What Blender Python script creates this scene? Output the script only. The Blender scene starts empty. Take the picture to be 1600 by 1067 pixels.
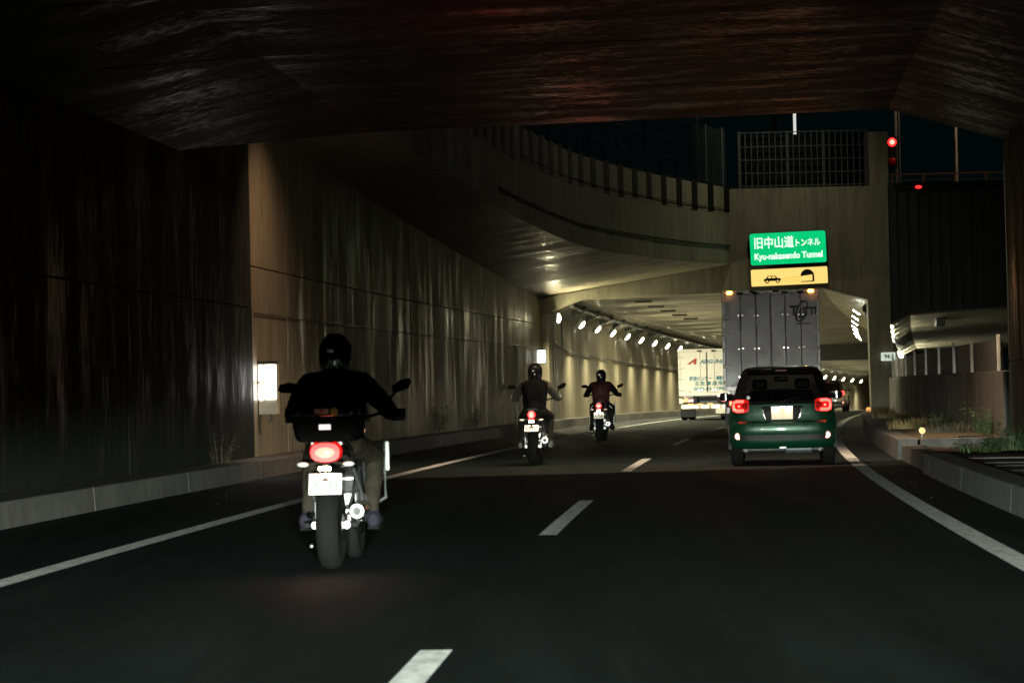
import bpy, bmesh, math, random
from math import sin, cos, pi, radians
from mathutils import Vector, Matrix
random.seed(7)
scn = bpy.context.scene
col = scn.collection

# ------------------------------------------------------------------ camera
FPX, CAMZ = 4800.0, 1.26                 # focal length in photo pixels, lens height
ROLL, PITCH = math.atan(.023), math.atan(76.5/4800)
cam_d = bpy.data.cameras.new('camera'); cam = bpy.data.objects.new('camera', cam_d); col.objects.link(cam)
Fv = Vector((0, cos(PITCH), sin(PITCH))); Wu = Vector((0, -sin(PITCH), cos(PITCH))); Wr = Vector((1, 0, 0))
Rv = cos(ROLL)*Wr - sin(ROLL)*Wu; Uv = sin(ROLL)*Wr + cos(ROLL)*Wu
M = Matrix((Rv, Uv, -Fv)).transposed().to_4x4(); M.translation = (0, 0, CAMZ)
cam.matrix_world = M
cam_d.sensor_width = 36; cam_d.lens = FPX/1600*36; cam_d.clip_start = .1; cam_d.clip_end = 3000
cam_d.dof.use_dof = True; cam_d.dof.focus_distance = 78; cam_d.dof.aperture_fstop = 7.1
scn.camera = cam

# ------------------------------------------------------------------ sky: night
w = bpy.data.worlds.new('World'); scn.world = w; w.use_nodes = True
nt = w.node_tree; bg = nt.nodes['Background']
sk = nt.nodes.new('ShaderNodeTexSky'); sk.sky_type = 'NISHITA'; sk.sun_disc = False
sk.sun_elevation = radians(-3); sk.sun_rotation = radians(200)
ad = nt.nodes.new('ShaderNodeMix'); ad.data_type = 'RGBA'; ad.blend_type = 'ADD'; ad.inputs[0].default_value = 1
ad.inputs[7].default_value = (.008, .045, .045, 1)          # city glow in the night sky
nt.links.new(sk.outputs[0], ad.inputs[6]); nt.links.new(ad.outputs[2], bg.inputs[0]); bg.inputs[1].default_value = .05

# ------------------------------------------------------------------ exposure
vs = scn.view_settings
vs.view_transform = 'Standard'; vs.look = 'None'; vs.exposure = 0; vs.gamma = 1
cy = scn.cycles
try:
    cy.use_denoising = True; cy.denoiser = 'OPENIMAGEDENOISE'
except Exception: pass
cy.max_bounces = 7; cy.diffuse_bounces = 4; cy.glossy_bounces = 4; cy.transparent_max_bounces = 12
cy.sample_clamp_indirect = 4; cy.caustics_reflective = False; cy.caustics_refractive = False

# ------------------------------------------------------------------ road coordinates
def C(d): return .04*d + .00043*d*d                  # sideways drift of the curving road
def HEAD(d): return .04 + .00086*d                    # its heading
def RZ(d): return 0 if d < 100 else -1.2*((d-100)/140)**2
def P(o, d, z): return Vector((o+C(d), d, z))         # offset across, distance along, height
def PIX(u, v, d):                                     # photo pixel at distance d
    du, dv = u-800, v-533.5; c, s = cos(ROLL), sin(ROLL)
    a = du*c-dv*s; b = -du*s-dv*c
    y = FPX*cos(PITCH)-b*sin(PITCH); z = FPX*sin(PITCH)+b*cos(PITCH)
    return Vector((a/y*d, d, CAMZ+z/y*d))
def interp(tab, x):
    if x <= tab[0][0]: return tab[0][1]
    for (a, p), (b, q) in zip(tab, tab[1:]):
        if x <= b: return p+(q-p)*(x-a)/(b-a)
    return tab[-1][1]
def frange(a, b, n): return [a+(b-a)*i/n for i in range(n+1)]

# ------------------------------------------------------------------ materials
def new_mat(name):
    m = bpy.data.materials.new(name); m.use_nodes = True
    return m, m.node_tree, m.node_tree.nodes['Principled BSDF']
def node(nt, t, **kw):
    n = nt.nodes.new(t)
    for k, v in kw.items(): setattr(n, k, v)
    return n
def noise(nt, vec, scale, detail=4, rough=.55):
    n = node(nt, 'ShaderNodeTexNoise'); n.inputs['Scale'].default_value = scale
    n.inputs['Detail'].default_value = detail; n.inputs['Roughness'].default_value = rough
    nt.links.new(vec, n.inputs['Vector']); return n.outputs['Fac']
def mapped(nt, src, scale):
    m = node(nt, 'ShaderNodeMapping'); m.inputs['Scale'].default_value = scale
    nt.links.new(src, m.inputs['Vector']); return m.outputs[0]
def ramp(nt, fac, stops):
    r = node(nt, 'ShaderNodeValToRGB'); e = r.color_ramp.elements
    while len(e) < len(stops): e.new(.5)
    for el, (p, c) in zip(e, stops):
        el.position = p; el.color = (*c, 1) if not isinstance(c, (int, float)) else (c, c, c, 1)
    nt.links.new(fac, r.inputs[0]); return r.outputs[0]
def mixc(nt, f, a, b, mode='MIX'):
    m = node(nt, 'ShaderNodeMix', data_type='RGBA', blend_type=mode)
    if isinstance(f, (int, float)): m.inputs[0].default_value = f
    else: nt.links.new(f, m.inputs[0])
    for i, x in ((6, a), (7, b)):
        if isinstance(x, tuple): m.inputs[i].default_value = (*x, 1)
        else: nt.links.new(x, m.inputs[i])
    return m.outputs[2]
def mathn(nt, op, a, b=None):
    m = node(nt, 'ShaderNodeMath', operation=op)
    for i, x in ((0, a), (1, b)):
        if x is None: continue
        if isinstance(x, (int, float)): m.inputs[i].default_value = x
        else: nt.links.new(x, m.inputs[i])
    return m.outputs[0]
def concrete(name, base, stretch, rough=(.35, .75), spec=.5, contrast=.6, streak=1.0, bump=.14, ior=1.45):
    """stretch: axis scales of the streak noise (rain streaks run down walls, board marks run across soffits)"""
    m, nt, b = new_mat(name)
    pos = node(nt, 'ShaderNodeNewGeometry').outputs['Position']
    st = noise(nt, mapped(nt, pos, stretch), 1.6, 5, .6)
    st2 = noise(nt, mapped(nt, pos, tuple(3.1*s for s in stretch)), 1.3, 3, .5)
    blot = noise(nt, pos, .45, 5, .6); fine = noise(nt, pos, 14, 4, .6)
    dk = tuple(c*(1-contrast) for c in base); lt = tuple(min(1, c*(1+contrast*.7)) for c in base)
    c1 = mixc(nt, ramp(nt, st, [(.32, 0), (.68, 1)]), dk, lt)
    c2 = mixc(nt, ramp(nt, blot, [(.3, 0), (.7, 1)]), tuple(c*.72 for c in base), tuple(c*1.2 for c in base))
    cc = mixc(nt, .45, c1, c2)
    cc = mixc(nt, mathn(nt, 'MULTIPLY', ramp(nt, st2, [(.5, 0), (.72, 1)]), .45*streak), cc, tuple(c*.35 for c in base))
    drip = noise(nt, mapped(nt, pos, (5.5, 5.5, .35) if stretch[2] < 1 else (.5, 4.0, 4.0)), 1.0, 5, .7); where = noise(nt, mapped(nt, pos, (.5, .5, .9)), .8, 4, .6)
    cc = mixc(nt, mathn(nt, 'MULTIPLY', ramp(nt, drip, [(.5, 0), (.66, 1)]), ramp(nt, where, [(.45, 0), (.66, .42)])), cc, tuple(c*.28 for c in base))
    cc = mixc(nt, .18, cc, ramp(nt, fine, [(.3, .3), (.7, .9)]), 'MULTIPLY')
    nt.links.new(cc, b.inputs['Base Color'])
    patchy = noise(nt, mapped(nt, pos, tuple(max(.35, s*.35) for s in stretch)), .9, 4, .6)
    rr = ramp(nt, mathn(nt, 'ADD', mathn(nt, 'MULTIPLY', st2, .45), mathn(nt, 'MULTIPLY', patchy, .55)), [(.38, rough[0]), (.52, rough[1])]); nt.links.new(rr, b.inputs['Roughness'])
    b.inputs['IOR'].default_value = ior
    b.inputs['Specular IOR Level'].default_value = spec
    bp = node(nt, 'ShaderNodeBump'); bp.inputs['Strength'].default_value = bump; bp.inputs['Distance'].default_value = .02
    hh = mathn(nt, 'ADD', mathn(nt, 'MULTIPLY', st2, 1.0), mathn(nt, 'MULTIPLY', fine, .5))
    nt.links.new(hh, bp.inputs['Height']); nt.links.new(bp.outputs[0], b.inputs['Normal'])
    return m
def plain(name, colr, rough=.5, metal=0, spec=.5, coat=0, var=.12, scale=9):
    m, nt, b = new_mat(name)
    tc = node(nt, 'ShaderNodeTexCoord').outputs['Object']
    f = noise(nt, tc, scale, 4)
    c = mixc(nt, ramp(nt, f, [(.3, 0), (.7, 1)]), tuple(x*(1-var) for x in colr), tuple(min(1, x*(1+var)) for x in colr))
    nt.links.new(c, b.inputs['Base Color'])
    r = ramp(nt, f, [(.25, max(.02, rough*(1-var))), (.75, min(1, rough*(1+var)))]); nt.links.new(r, b.inputs['Roughness'])
    b.inputs['Metallic'].default_value = metal; b.inputs['Specular IOR Level'].default_value = spec
    b.inputs['Coat Weight'].default_value = coat; b.inputs['Coat Roughness'].default_value = .05
    return m
def emit(name, colr, strength, base=None):
    m, nt, b = new_mat(name)
    b.inputs['Base Color'].default_value = (*(base or colr), 1); b.inputs['Roughness'].default_value = .3
    b.inputs['Emission Color'].default_value = (*colr, 1); b.inputs['Emission Strength'].default_value = strength
    return m
def road_paint(name, c=(.88, .89, .86)):
    """ribbed glass-bead paint: its tiny upright bead and rib faces take light that comes in flat along the road"""
    m, nt, b = new_mat(name)
    pos = node(nt, 'ShaderNodeNewGeometry').outputs['Position']
    f = noise(nt, mapped(nt, pos, (9, 2.2, 9)), 1.5, 5, .65); g = noise(nt, pos, 38, 3)
    cc = mixc(nt, ramp(nt, f, [(.36, 0), (.6, 1)]), tuple(x*.66 for x in c), c)
    cc = mixc(nt, .35, cc, ramp(nt, g, [(.3, .5), (.6, 1.)]), 'MULTIPLY')
    df = node(nt, 'ShaderNodeBsdfDiffuse'); nt.links.new(cc, df.inputs['Color'])
    cv = node(nt, 'ShaderNodeCombineXYZ'); cv.inputs[0].default_value = -.05; cv.inputs[1].default_value = -.95; cv.inputs[2].default_value = .30
    nt.links.new(cv.outputs[0], df.inputs['Normal'])
    d2 = node(nt, 'ShaderNodeBsdfDiffuse'); nt.links.new(cc, d2.inputs['Color'])
    mx = node(nt, 'ShaderNodeMixShader'); mx.inputs[0].default_value = .26
    cv3 = node(nt, 'ShaderNodeCombineXYZ'); cv3.inputs[1].default_value = .72; cv3.inputs[2].default_value = .69
    d3 = node(nt, 'ShaderNodeBsdfDiffuse'); nt.links.new(cc, d3.inputs['Color']); nt.links.new(cv3.outputs[0], d3.inputs['Normal'])
    m2 = node(nt, 'ShaderNodeMixShader'); m2.inputs[0].default_value = .7; nt.links.new(d2.outputs[0], m2.inputs[1]); nt.links.new(d3.outputs[0], m2.inputs[2])
    nt.links.new(df.outputs[0], mx.inputs[1]); nt.links.new(m2.outputs[0], mx.inputs[2])
    nt.links.new(mx.outputs[0], nt.nodes['Material Output'].inputs['Surface'])
    return m
def asphalt():
    m, nt, b = new_mat('asphalt')
    pos = node(nt, 'ShaderNodeNewGeometry').outputs['Position']
    g = noise(nt, pos, 60, 3, .7); big = noise(nt, mapped(nt, pos, (1.1, .09, 1)), 1.2, 5, .6); mid = noise(nt, pos, 2.2, 5, .6)
    c = mixc(nt, ramp(nt, big, [(.3, 0), (.7, 1)]), (.0042, .0092, .0090), (.0085, .0165, .0158))
    c = mixc(nt, .5, c, ramp(nt, g, [(.3, .1), (.72, 1.4)]), 'MULTIPLY')
    c = mixc(nt, .35, c, ramp(nt, mid, [(.3, .6), (.7, 1.1)]), 'MULTIPLY')
    crk = noise(nt, mapped(nt, pos, (3.0, .25, 1)), 1.0, 6, .7)
    c = mixc(nt, ramp(nt, crk, [(.56, 0), (.60, .5)]), c, (.012, .015, .015))
    nt.links.new(c, b.inputs['Base Color'])
    nt.links.new(ramp(nt, big, [(.3, .62), (.7, .85)]), b.inputs['Roughness']); b.inputs['Specular IOR Level'].default_value = .10
    bp = node(nt, 'ShaderNodeBump'); bp.inputs['Strength'].default_value = .3; bp.inputs['Distance'].default_value = .01
    nt.links.new(g, bp.inputs['Height']); nt.links.new(bp.outputs[0], b.inputs['Normal'])
    return m
def glass(name, tint=(.45, .5, .48)):
    m, nt, b = new_mat(name)
    tr = node(nt, 'ShaderNodeBsdfTransparent'); tr.inputs[0].default_value = (*tint, 1)
    gl = node(nt, 'ShaderNodeBsdfGlossy'); gl.inputs['Roughness'].default_value = .03
    fr = node(nt, 'ShaderNodeFresnel'); fr.inputs[0].default_value = 1.5
    mx = node(nt, 'ShaderNodeMixShader')
    nt.links.new(fr.outputs[0], mx.inputs[0]); nt.links.new(tr.outputs[0], mx.inputs[1]); nt.links.new(gl.outputs[0], mx.inputs[2])
    nt.links.new(mx.outputs[0], nt.nodes['Material Output'].inputs['Surface'])
    return m

MT = {}
MT['asphalt'] = asphalt()
MT['paint'] = road_paint('line_paint')
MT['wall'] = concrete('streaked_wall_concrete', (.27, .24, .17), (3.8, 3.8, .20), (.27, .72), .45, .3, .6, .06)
MT['darkwall'] = concrete('shaded_wall_concrete', (.020, .024, .022), (5.0, 5.0, .6), (.36, .8), .4, .35, .6, .05, 1.2)  # underpass shade is put into this near-black wall colour
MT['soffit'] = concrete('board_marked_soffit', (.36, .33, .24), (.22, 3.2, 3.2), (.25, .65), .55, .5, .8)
MT['roof'] = concrete('dark_board_marked_roof', (.009, .011, .0105), (1.6, 4.0, 4.0), (.30, .66), .45, .35, .7, .012, 1.21)  # near-black base colour with board marks
MT['head'] = concrete('headwall_concrete', (.19, .18, .135), (2.4, 2.4, .3), (.5, .85), .4, .38, .8)
MT['kerb'] = concrete('kerb_concrete', (.11, .105, .095), (1.5, 1.5, 1.2), (.6, .9), .4, .45, .6)
MT['soil'] = concrete('island_soil', (.10, .08, .05), (1.5, 1.5, 1.5), (.8, .95), .2, .5, .6)
MT['ground'] = concrete('bare_ground', (.08, .08, .07), (.5, .5, .5), (.8, .95), .2, .5, .6)
MT['darkpanel'] = plain('dark_steel_and_shade', (.012, .016, .016), .55)
MT['jet'] = plain('near_black_finish', (.004, .005, .005), .8, spec=.1)
MT['screen'] = plain('grey_screen_panel', (.07, .065, .06), .6)
MT['brown'] = concrete('brown_wall_concrete', (.10, .09, .075), (2.4, 2.4, .6), (.4, .85), .45, .35, .5)
MT['steel'] = plain('galvanised_steel', (.42, .43, .42), .4, .7)
MT['lsteel'] = plain('pale_painted_steel', (.62, .62, .56), .45)
MT['dsteel'] = plain('weathered_dark_steel', (.07, .08, .08), .5, .5)
MT['rust'] = plain('rusty_rail_paint', (.20, .12, .07), .6)
MT['black'] = plain('black_plastic', (.009, .010, .010), .5, spec=.3)
MT['gblack'] = plain('gloss_black', (.008, .008, .009), .14, coat=.6)
MT['rubber'] = plain('tyre_rubber', (.0045, .0045, .0045), .95, spec=.1)
MT['chrome'] = plain('bright_metal', (.62, .62, .60), .16, 1.0)
MT['alu'] = plain('cast_alloy', (.32, .32, .32), .35, .9)
MT['white'] = plain('white_paint', (.74, .74, .70), .35)
MT['lamp_y'] = emit('tunnel_lamp_glow', (1, .92, .60), 45)
MT['lamp_p'] = emit('portal_lamp_glow', (1, .90, .52), 420)
MT['lamp_w'] = emit('cool_lamp_glow', (.95, 1, .82), 110)
MT['lamp_s'] = emit('side_lamp_glow', (1, .98, .68), 1900)
MT['box_w'] = emit('lit_panel', (1, .95, .90), 9)
MT['sign_w'] = emit('lit_sign_white', (.95, 1, .95), 3.2)
MT['red_core'] = emit('tail_lamp_core', (1, .036, .026), 23)
MT['red_lens'] = emit('tail_lamp_lens', (1, .012, .008), .8, (.4, .01, .01))
MT['red_core_car'] = emit('car_tail_core', (1, .034, .024), 11)
MT['red_lens_car'] = emit('car_tail_lens', (1, .012, .008), .5, (.3, .01, .01))
MT['red_dim'] = plain('red_reflector', (.42, .012, .012), .2)
MT['amber'] = emit('amber_lamp', (1, .33, .06), 16)
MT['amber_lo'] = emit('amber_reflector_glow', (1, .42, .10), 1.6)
MT['plate_lamp'] = emit('plate_lamp', (1, .72, .45), 60)
MT['signal_red'] = emit('signal_red', (1, .012, .012), 5)
MT['plate'] = plain('number_plate_white', (.80, .79, .74), .45)
MT['plate_y'] = plain('number_plate_pale', (.80, .68, .52), .45)
MT['digit'] = plain('plate_digits', (.10, .16, .12), .5)
MT['head_lamp'] = emit('head_lamp', (1, .95, .85), 12)

# ------------------------------------------------------------------ mesh helpers
class MB:
    def __init__(s): s.v = []; s.f = []
    def add(s, v, f):
        n = len(s.v); s.v += [tuple(x) for x in v]; s.f += [tuple(i+n for i in q) for q in f]; return s
    def box(s, c, d, rot=None):
        x, y, z = [q/2 for q in d]
        v = [Vector(p) for p in ((-x,-y,-z),(x,-y,-z),(x,y,-z),(-x,y,-z),(-x,-y,z),(x,-y,z),(x,y,z),(-x,y,z))]
        if rot is not None: v = [rot @ p for p in v]
        c = Vector(c)
        return s.add([p+c for p in v], [(3,2,1,0),(4,5,6,7),(0,1,5,4),(1,2,6,5),(2,3,7,6),(3,0,4,7)])
    def tube(s, pts, r, n=8, caps=True):
        pts = [Vector(p) for p in pts]; rs = r if isinstance(r, (list, tuple)) else [r]*len(pts)
        rings = []
        for i, p in enumerate(pts):
            t = (pts[min(i+1, len(pts)-1)]-pts[max(i-1, 0)]).normalized()
            a = Vector((0, 0, 1)) if abs(t.z) < .9 else Vector((0, 1, 0))
            x = t.cross(a).normalized(); y = t.cross(x).normalized()
            rings.append([p+rs[i]*(cos(2*pi*k/n)*x+sin(2*pi*k/n)*y) for k in range(n)])
        return s.loft(rings, caps)
    def loft(s, rings, caps=True, closed=True):
        n = len(rings[0]); v = [p for r in rings for p in r]; f = []
        for i in range(len(rings)-1):
            for k in range(n if closed else n-1):
                a, b = i*n+k, i*n+(k+1) % n; f.append((a, b, b+n, a+n))
        if caps: f.append(tuple(range(n-1, -1, -1))); f.append(tuple(range((len(rings)-1)*n, len(rings)*n)))
        return s.add(v, f)
    def lathe(s, prof, c=(0, 0, 0), axis='x', n=24):
        """prof: (along, radius) pairs"""
        rings = []; c = Vector(c)
        for a, r in prof:
            q = []
            for k in range(n):
                t = 2*pi*k/n; u, v = r*cos(t), r*sin(t)
                q.append(c+Vector({'x': (a, u, v), 'y': (u, a, v), 'z': (u, v, a)}[axis]))
            rings.append(q)
        return s.loft(rings)
    def ball(s, c, r, n=12, m=8, rot=None):
        c = Vector(c); r = r if isinstance(r, (tuple, list)) else (r, r, r); rings = []
        for i in range(m+1):
            t = pi*(i/m)*.96+.02*pi; q = []
            for k in range(n):
                p = Vector((r[0]*sin(t)*cos(2*pi*k/n), r[1]*sin(t)*sin(2*pi*k/n), -r[2]*cos(t)))
                q.append(c+(rot @ p if rot is not None else p))
            rings.append(q)
        return s.loft(rings)
    def prism(s, poly, off):
        n = len(poly); off = Vector(off); v = [Vector(p) for p in poly]
        return s.add(v+[p+off for p in v], [tuple(range(n-1, -1, -1)), tuple(range(n, 2*n))]+[(k, (k+1) % n, (k+1) % n+n, k+n) for k in range(n)])
    def build(s, name, mat, parent=None, smooth=False, bevel=0, seg=2, subsurf=0):
        me = bpy.data.meshes.new(name); me.from_pydata(s.v, [], s.f); me.update()
        bm = bmesh.new(); bm.from_mesh(me); bmesh.ops.recalc_face_normals(bm, faces=bm.faces); bm.to_mesh(me); bm.free()
        return link(name, me, mat, parent, smooth, bevel, seg, subsurf)
def link(name, me, mat, parent=None, smooth=False, bevel=0, seg=2, subsurf=0):
    o = bpy.data.objects.new(name, me); col.objects.link(o)
    if mat is not None and not me.materials: me.materials.append(MT[mat] if isinstance(mat, str) else mat)
    if smooth:
        me.polygons.foreach_set('use_smooth', [True]*len(me.polygons))
        try: me.set_sharp_from_angle(angle=radians(38))
        except Exception: pass
    if bevel:
        b = o.modifiers.new('bevel', 'BEVEL'); b.width = bevel; b.segments = seg; b.limit_method = 'ANGLE'; b.angle_limit = radians(35)
    if subsurf:
        b = o.modifiers.new('sub', 'SUBSURF'); b.levels = subsurf; b.render_levels = subsurf
    if parent is not None: put(o, parent)
    return o
def put(o, parent):
    o.parent = parent
    if parent.get('_world'): o.matrix_parent_inverse = Matrix.Translation(-Vector(parent['_world']))
    return o
def tag(o, label, cat, group=None):
    o['label'] = label; o['category'] = cat
    if group: o['group'] = group
    return o
def thing(name, label, cat, loc=(0, 0, 0), rz=0, group=None, world=False):
    """world=True: the parts are written in world coordinates"""
    e = bpy.data.objects.new(name, None); col.objects.link(e); e.location = loc; e.rotation_euler = (0, 0, rz); e.empty_display_size = .2
    if world: e['_world'] = [float(x) for x in loc]
    return tag(e, label, cat, group)
def structure(o): o['kind'] = 'structure'; return o
def copy_tree(o, parent=None):
    c = o.copy(); col.objects.link(c)
    if parent is not None: c.parent = parent
    for ch in o.children: copy_tree(ch, c)
    return c
def text(name, body, size, mat, parent, loc, rot, wid=None, bold=0., depth=.002, align='CENTER', shear=0):
    cu = bpy.data.curves.new(name, 'FONT'); cu.body = body; cu.size = size; cu.align_x = align; cu.align_y = 'CENTER'
    cu.extrude = depth; cu.offset = bold; cu.shear = shear; cu.resolution_u = 3
    t = bpy.data.objects.new(name+'_curve', cu); col.objects.link(t)
    bpy.context.view_layer.update()
    me = bpy.data.meshes.new_from_object(t.evaluated_get(bpy.context.evaluated_depsgraph_get()))
    bpy.data.objects.remove(t)
    if wid:
        xs = [v.co.x for v in me.vertices]; k = wid/max(1e-6, max(xs)-min(xs))
        for v in me.vertices: v.co.x *= k
    me.materials.clear()
    o = link(name, me, mat); o.location = loc; o.rotation_euler = rot; put(o, parent) if parent else None
    return o
def spot(name, loc, target, power, colr, angle, blend=1., radius=.05, parent=None):
    l = bpy.data.lights.new(name, 'SPOT'); l.energy = power; l.color = colr; l.spot_size = radians(angle); l.spot_blend = blend; l.shadow_soft_size = radius
    o = bpy.data.objects.new(name, l); col.objects.link(o); o.location = loc
    o.rotation_euler = (Vector(target)-Vector(loc)).to_track_quat('-Z', 'Y').to_euler()
    if parent is not None: put(o, parent)
    return o
FACE = (pi/2, 0, 0)      # text that faces back towards the traffic (-Y)

# ------------------------------------------------------------------ ground and road
g = structure(MB().box((0, 300, -4.1), (900, 1400, .2)).build('ground', 'ground'))
ds = frange(-30, 330, 180)
road = structure(MB().loft([[P(-6.72, d, RZ(d)), P(3.2, d, RZ(d))] for d in ds], False, False).build('road', 'asphalt'))
def strip(o, a, b, w, name, n, dz=.006):
    return MB().loft([[P(o-w/2, d, RZ(d)+dz), P(o+w/2, d, RZ(d)+dz)] for d in frange(a, b, n)], False, False).build(name, 'paint', road)
strip(-4.64, -30, 320, .2, 'edge_line', 160); strip(2.43, -30, 320, .2, 'edge_line', 160)
t0 = 30.9 - 4
for k in range(-2, 14):
    a = 26.6+19.6*k
    strip(-1.1, a, a+8.0, .16, 'lane_dash', 6)
# road reflectors on the shoulder and little grit
gm = MB()
for k in range(36):
    d = random.uniform(26, 75); o = random.choice((random.uniform(2.62, 3.1), random.uniform(-6.6, -4.9))); q = random.uniform(.004, .010)
    gm.ball(P(o, d, q*.4), (q, q, q*.7), 5, 3)
gr = gm.build('shoulder_grit', 'soil'); gr['kind'] = 'stuff'; gr['label'] = 'scattered grit along the road shoulders'

# kerbs, block by block
def kerb(name, face, back, d0, d1, step, ztop):
    e = bpy.data.objects.new(name, None); col.objects.link(e); e.location = P(face, d0, 0); e['_world'] = list(P(face, d0, 0)); structure(e)
    d = d0
    while d < d1-.1:
        b = min(d+step, d1); zt = ztop(d) if callable(ztop) else ztop
        m = MB(); rings = []
        for q in frange(d+.012, b-.012, 4):
            r = RZ(q); sg = 1 if back > face else -1
            rings.append([P(face, q, r-.15), P(face+sg*.03, q, r+zt), P(back, q, r+zt), P(back, q, r-.15)])
        m.loft(rings).build('kerb_block', 'kerb', e, bevel=.012)
        d = b
    return e
kerb('kerb_left', -6.70, -7.34, -25, 320, 6, .27)
kerb('kerb_right', 3.13, 3.50, -25, 42.3, 6, .27)
kerb('kerb_right_low', 3.19, 3.52, 42.34, 49.8, 3.73, .23)
kerb('kerb_right_island', 3.13, 3.48, 49.84, 99.2, 6, .33)
kerb('kerb_right_tunnel', 2.95, 3.4, 99.3, 320, 6, .25)
e_ = kerb('kerb_right_end', 3.49, 5.0, 49.5, 49.83, .33, .335)
# paving slabs of the verge before the island
pv = bpy.data.objects.new('verge_pavement', None); col.objects.link(pv); pv.location = P(3.5, 20, 0); pv['_world'] = list(P(3.5, 20, 0)); structure(pv)
d = 14.
while d < 42:
    dz = random.uniform(-.012, .008)
    MB().loft([[P(3.52, q, .1), P(3.52, q, .235+dz), P(4.98, q, .225+dz), P(4.98, q, .1)] for q in (d+.02, d+1.15)]).build('slab', 'kerb', pv, bevel=.012)
    d += 1.2
structure(MB().loft([[P(3.53, q, .14), P(3.53, q, .19), P(5.0, q, .17), P(5.0, q, .1)] for q in frange(42, 49.8, 4)]).build('verge_soil', 'soil'))
isl = MB(); rings = []
for q in frange(49.86, 99.2, 60):
    rings.append([P(3.49, q, .31)]+[P(3.49+1.5*k/6, q, .325+.02*sin(k/6*pi)+random.uniform(-.012, .015)) for k in range(1, 6)]+[P(5.0, q, .32)])
structure(isl.loft(rings, False, False).build('island_soil', 'soil', smooth=True))

# ------------------------------------------------------------------ walls in cast panels
def wall(name, label, o0, dj, z0, zt, mat, thick=.4, split=None, side=-1, cat='wall', parent=None, pname='wall_panel'):
    """dj: joint distances; o0/zt: number or function of d; panels face the road on the side opposite 'side'"""
    fo = o0 if callable(o0) else (lambda d: o0); fz = zt if callable(zt) else (lambda d: zt)
    f0 = z0 if callable(z0) else (lambda d: z0+RZ(d))
    e = parent or thing(name, label, cat, P(fo(dj[0]), dj[0], 0), world=True)
    for a, b in zip(dj, dj[1:]):
        n = max(2, int((b-a)/2.5)); qs = frange(a+.012, b-.012, n)
        lv = [(f0, (lambda d: split-.006), )]+[((lambda d: split+.006), fz)] if split else [(f0, fz)]
        for lo, hi in lv:
            j = random.uniform(-.004, .004)
            MB().loft([[P(fo(q)+j, q, lo(q)), P(fo(q)+j, q, hi(q)), P(fo(q)+side*thick, q, hi(q)), P(fo(q)+side*thick, q, lo(q))] for q in qs]).build(pname, mat, e, bevel=.01, seg=1)
        # dark backing in the joints
    MB().loft([[P(fo(q)+side*.05, q, f0(q)-.1), P(fo(q)+side*.05, q, fz(q)-.02), P(fo(q)+side*(thick+.1), q, fz(q)-.02), P(fo(q)+side*(thick+.1), q, f0(q)-.1)] for q in frange(dj[0], dj[-1], 20)]).build('backing', 'darkwall', e)
    return e
ZW = lambda d: 5.70-.0315*(d-53.5)
# underpass over the camera
und = thing('underpass', 'dark concrete underpass roof with slanted haunches and a straight far edge', 'underpass', P(-7.3, 0, 0), world=True)
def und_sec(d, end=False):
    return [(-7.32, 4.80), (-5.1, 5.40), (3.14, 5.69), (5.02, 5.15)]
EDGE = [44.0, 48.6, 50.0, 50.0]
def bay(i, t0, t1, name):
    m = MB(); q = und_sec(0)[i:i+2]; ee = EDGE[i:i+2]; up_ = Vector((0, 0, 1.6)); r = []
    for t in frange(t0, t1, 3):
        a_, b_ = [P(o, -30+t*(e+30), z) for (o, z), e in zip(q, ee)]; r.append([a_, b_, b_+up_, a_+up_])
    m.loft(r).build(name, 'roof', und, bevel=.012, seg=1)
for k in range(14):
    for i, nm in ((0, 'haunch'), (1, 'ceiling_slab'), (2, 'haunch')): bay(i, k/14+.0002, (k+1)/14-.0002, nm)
wall('underpass_wall', 'dark shaded concrete underpass wall behind the bike with a top box', -7.3, [-25, -10, 5, 17, 29, 40, 50], .27, lambda d: 4.86 if d < 39 else 6.4, 'darkwall', split=2.7)
wall('underpass_wall', 'short dark underpass wall ending beside the weedy verge', 5.0, [-25, -10, 5, 20, 35, 50], .15, lambda d: 5.2, 'darkwall', side=1, split=1.55)
# open section: retaining wall under the curved deck
rw = wall('retaining_wall', 'tall streaked tan concrete retaining wall lit by a lamp box', -7.3, [50.0, 53.5, 62, 70.7, 78, 85.4, 92.5, 99.5], .27, lambda d: ZW(d)+.02, 'wall', split=3.38)
MB().tube([P(-7.27, d, 2.62) for d in frange(50.2, 99, 30)], .012, 6).build('cable', 'dsteel', rw)
MB().tube([P(-7.27, 92.5, z) for z in (2.6, .3)], .02, 6).build('conduit', 'dsteel', rw)
for z in (.75, 1.35): MB().box(P(-7.27, 89.3, z), (.06, .12, .16)).build('junction_box', 'black', rw, bevel=.01)

# curved deck overhang
EDG = [(-5.85, 50.5), (-5.70, 54), (-5.59, 57.8), (-5.39, 61.3), (-5.27, 66.1), (-5.11, 72.7), (-4.79, 79), (-4.31, 84.9), (-3.18, 91.3), (-2.13, 95.8), (-1.09, 99.46)]
def smooth_curve(pts, step):
    out = []; n = len(pts)
    for i in range(n-1):
        p0, p1, p2, p3 = [Vector(pts[max(0, min(n-1, i+k))]) for k in (-1, 0, 1, 2)]
        m = max(2, int((p2-p1).length/step))
        for k in range(m):
            t = k/m; out.append(.5*((2*p1)+(p2-p0)*t+(2*p0-5*p1+4*p2-p3)*t*t+(3*p1-p0-3*p2+p3)*t**3))
    out.append(Vector(pts[-1])); return out
edge = smooth_curve(EDG, .4)
SOF = lambda o, d: ZW(d)+.15*(o+7.3)
deck = thing('curved_deck', 'curved concrete road deck overhanging the tan retaining wall', 'overpass', P(-7.3, 60, 5), world=True)
sm = MB(); rows = []
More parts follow.
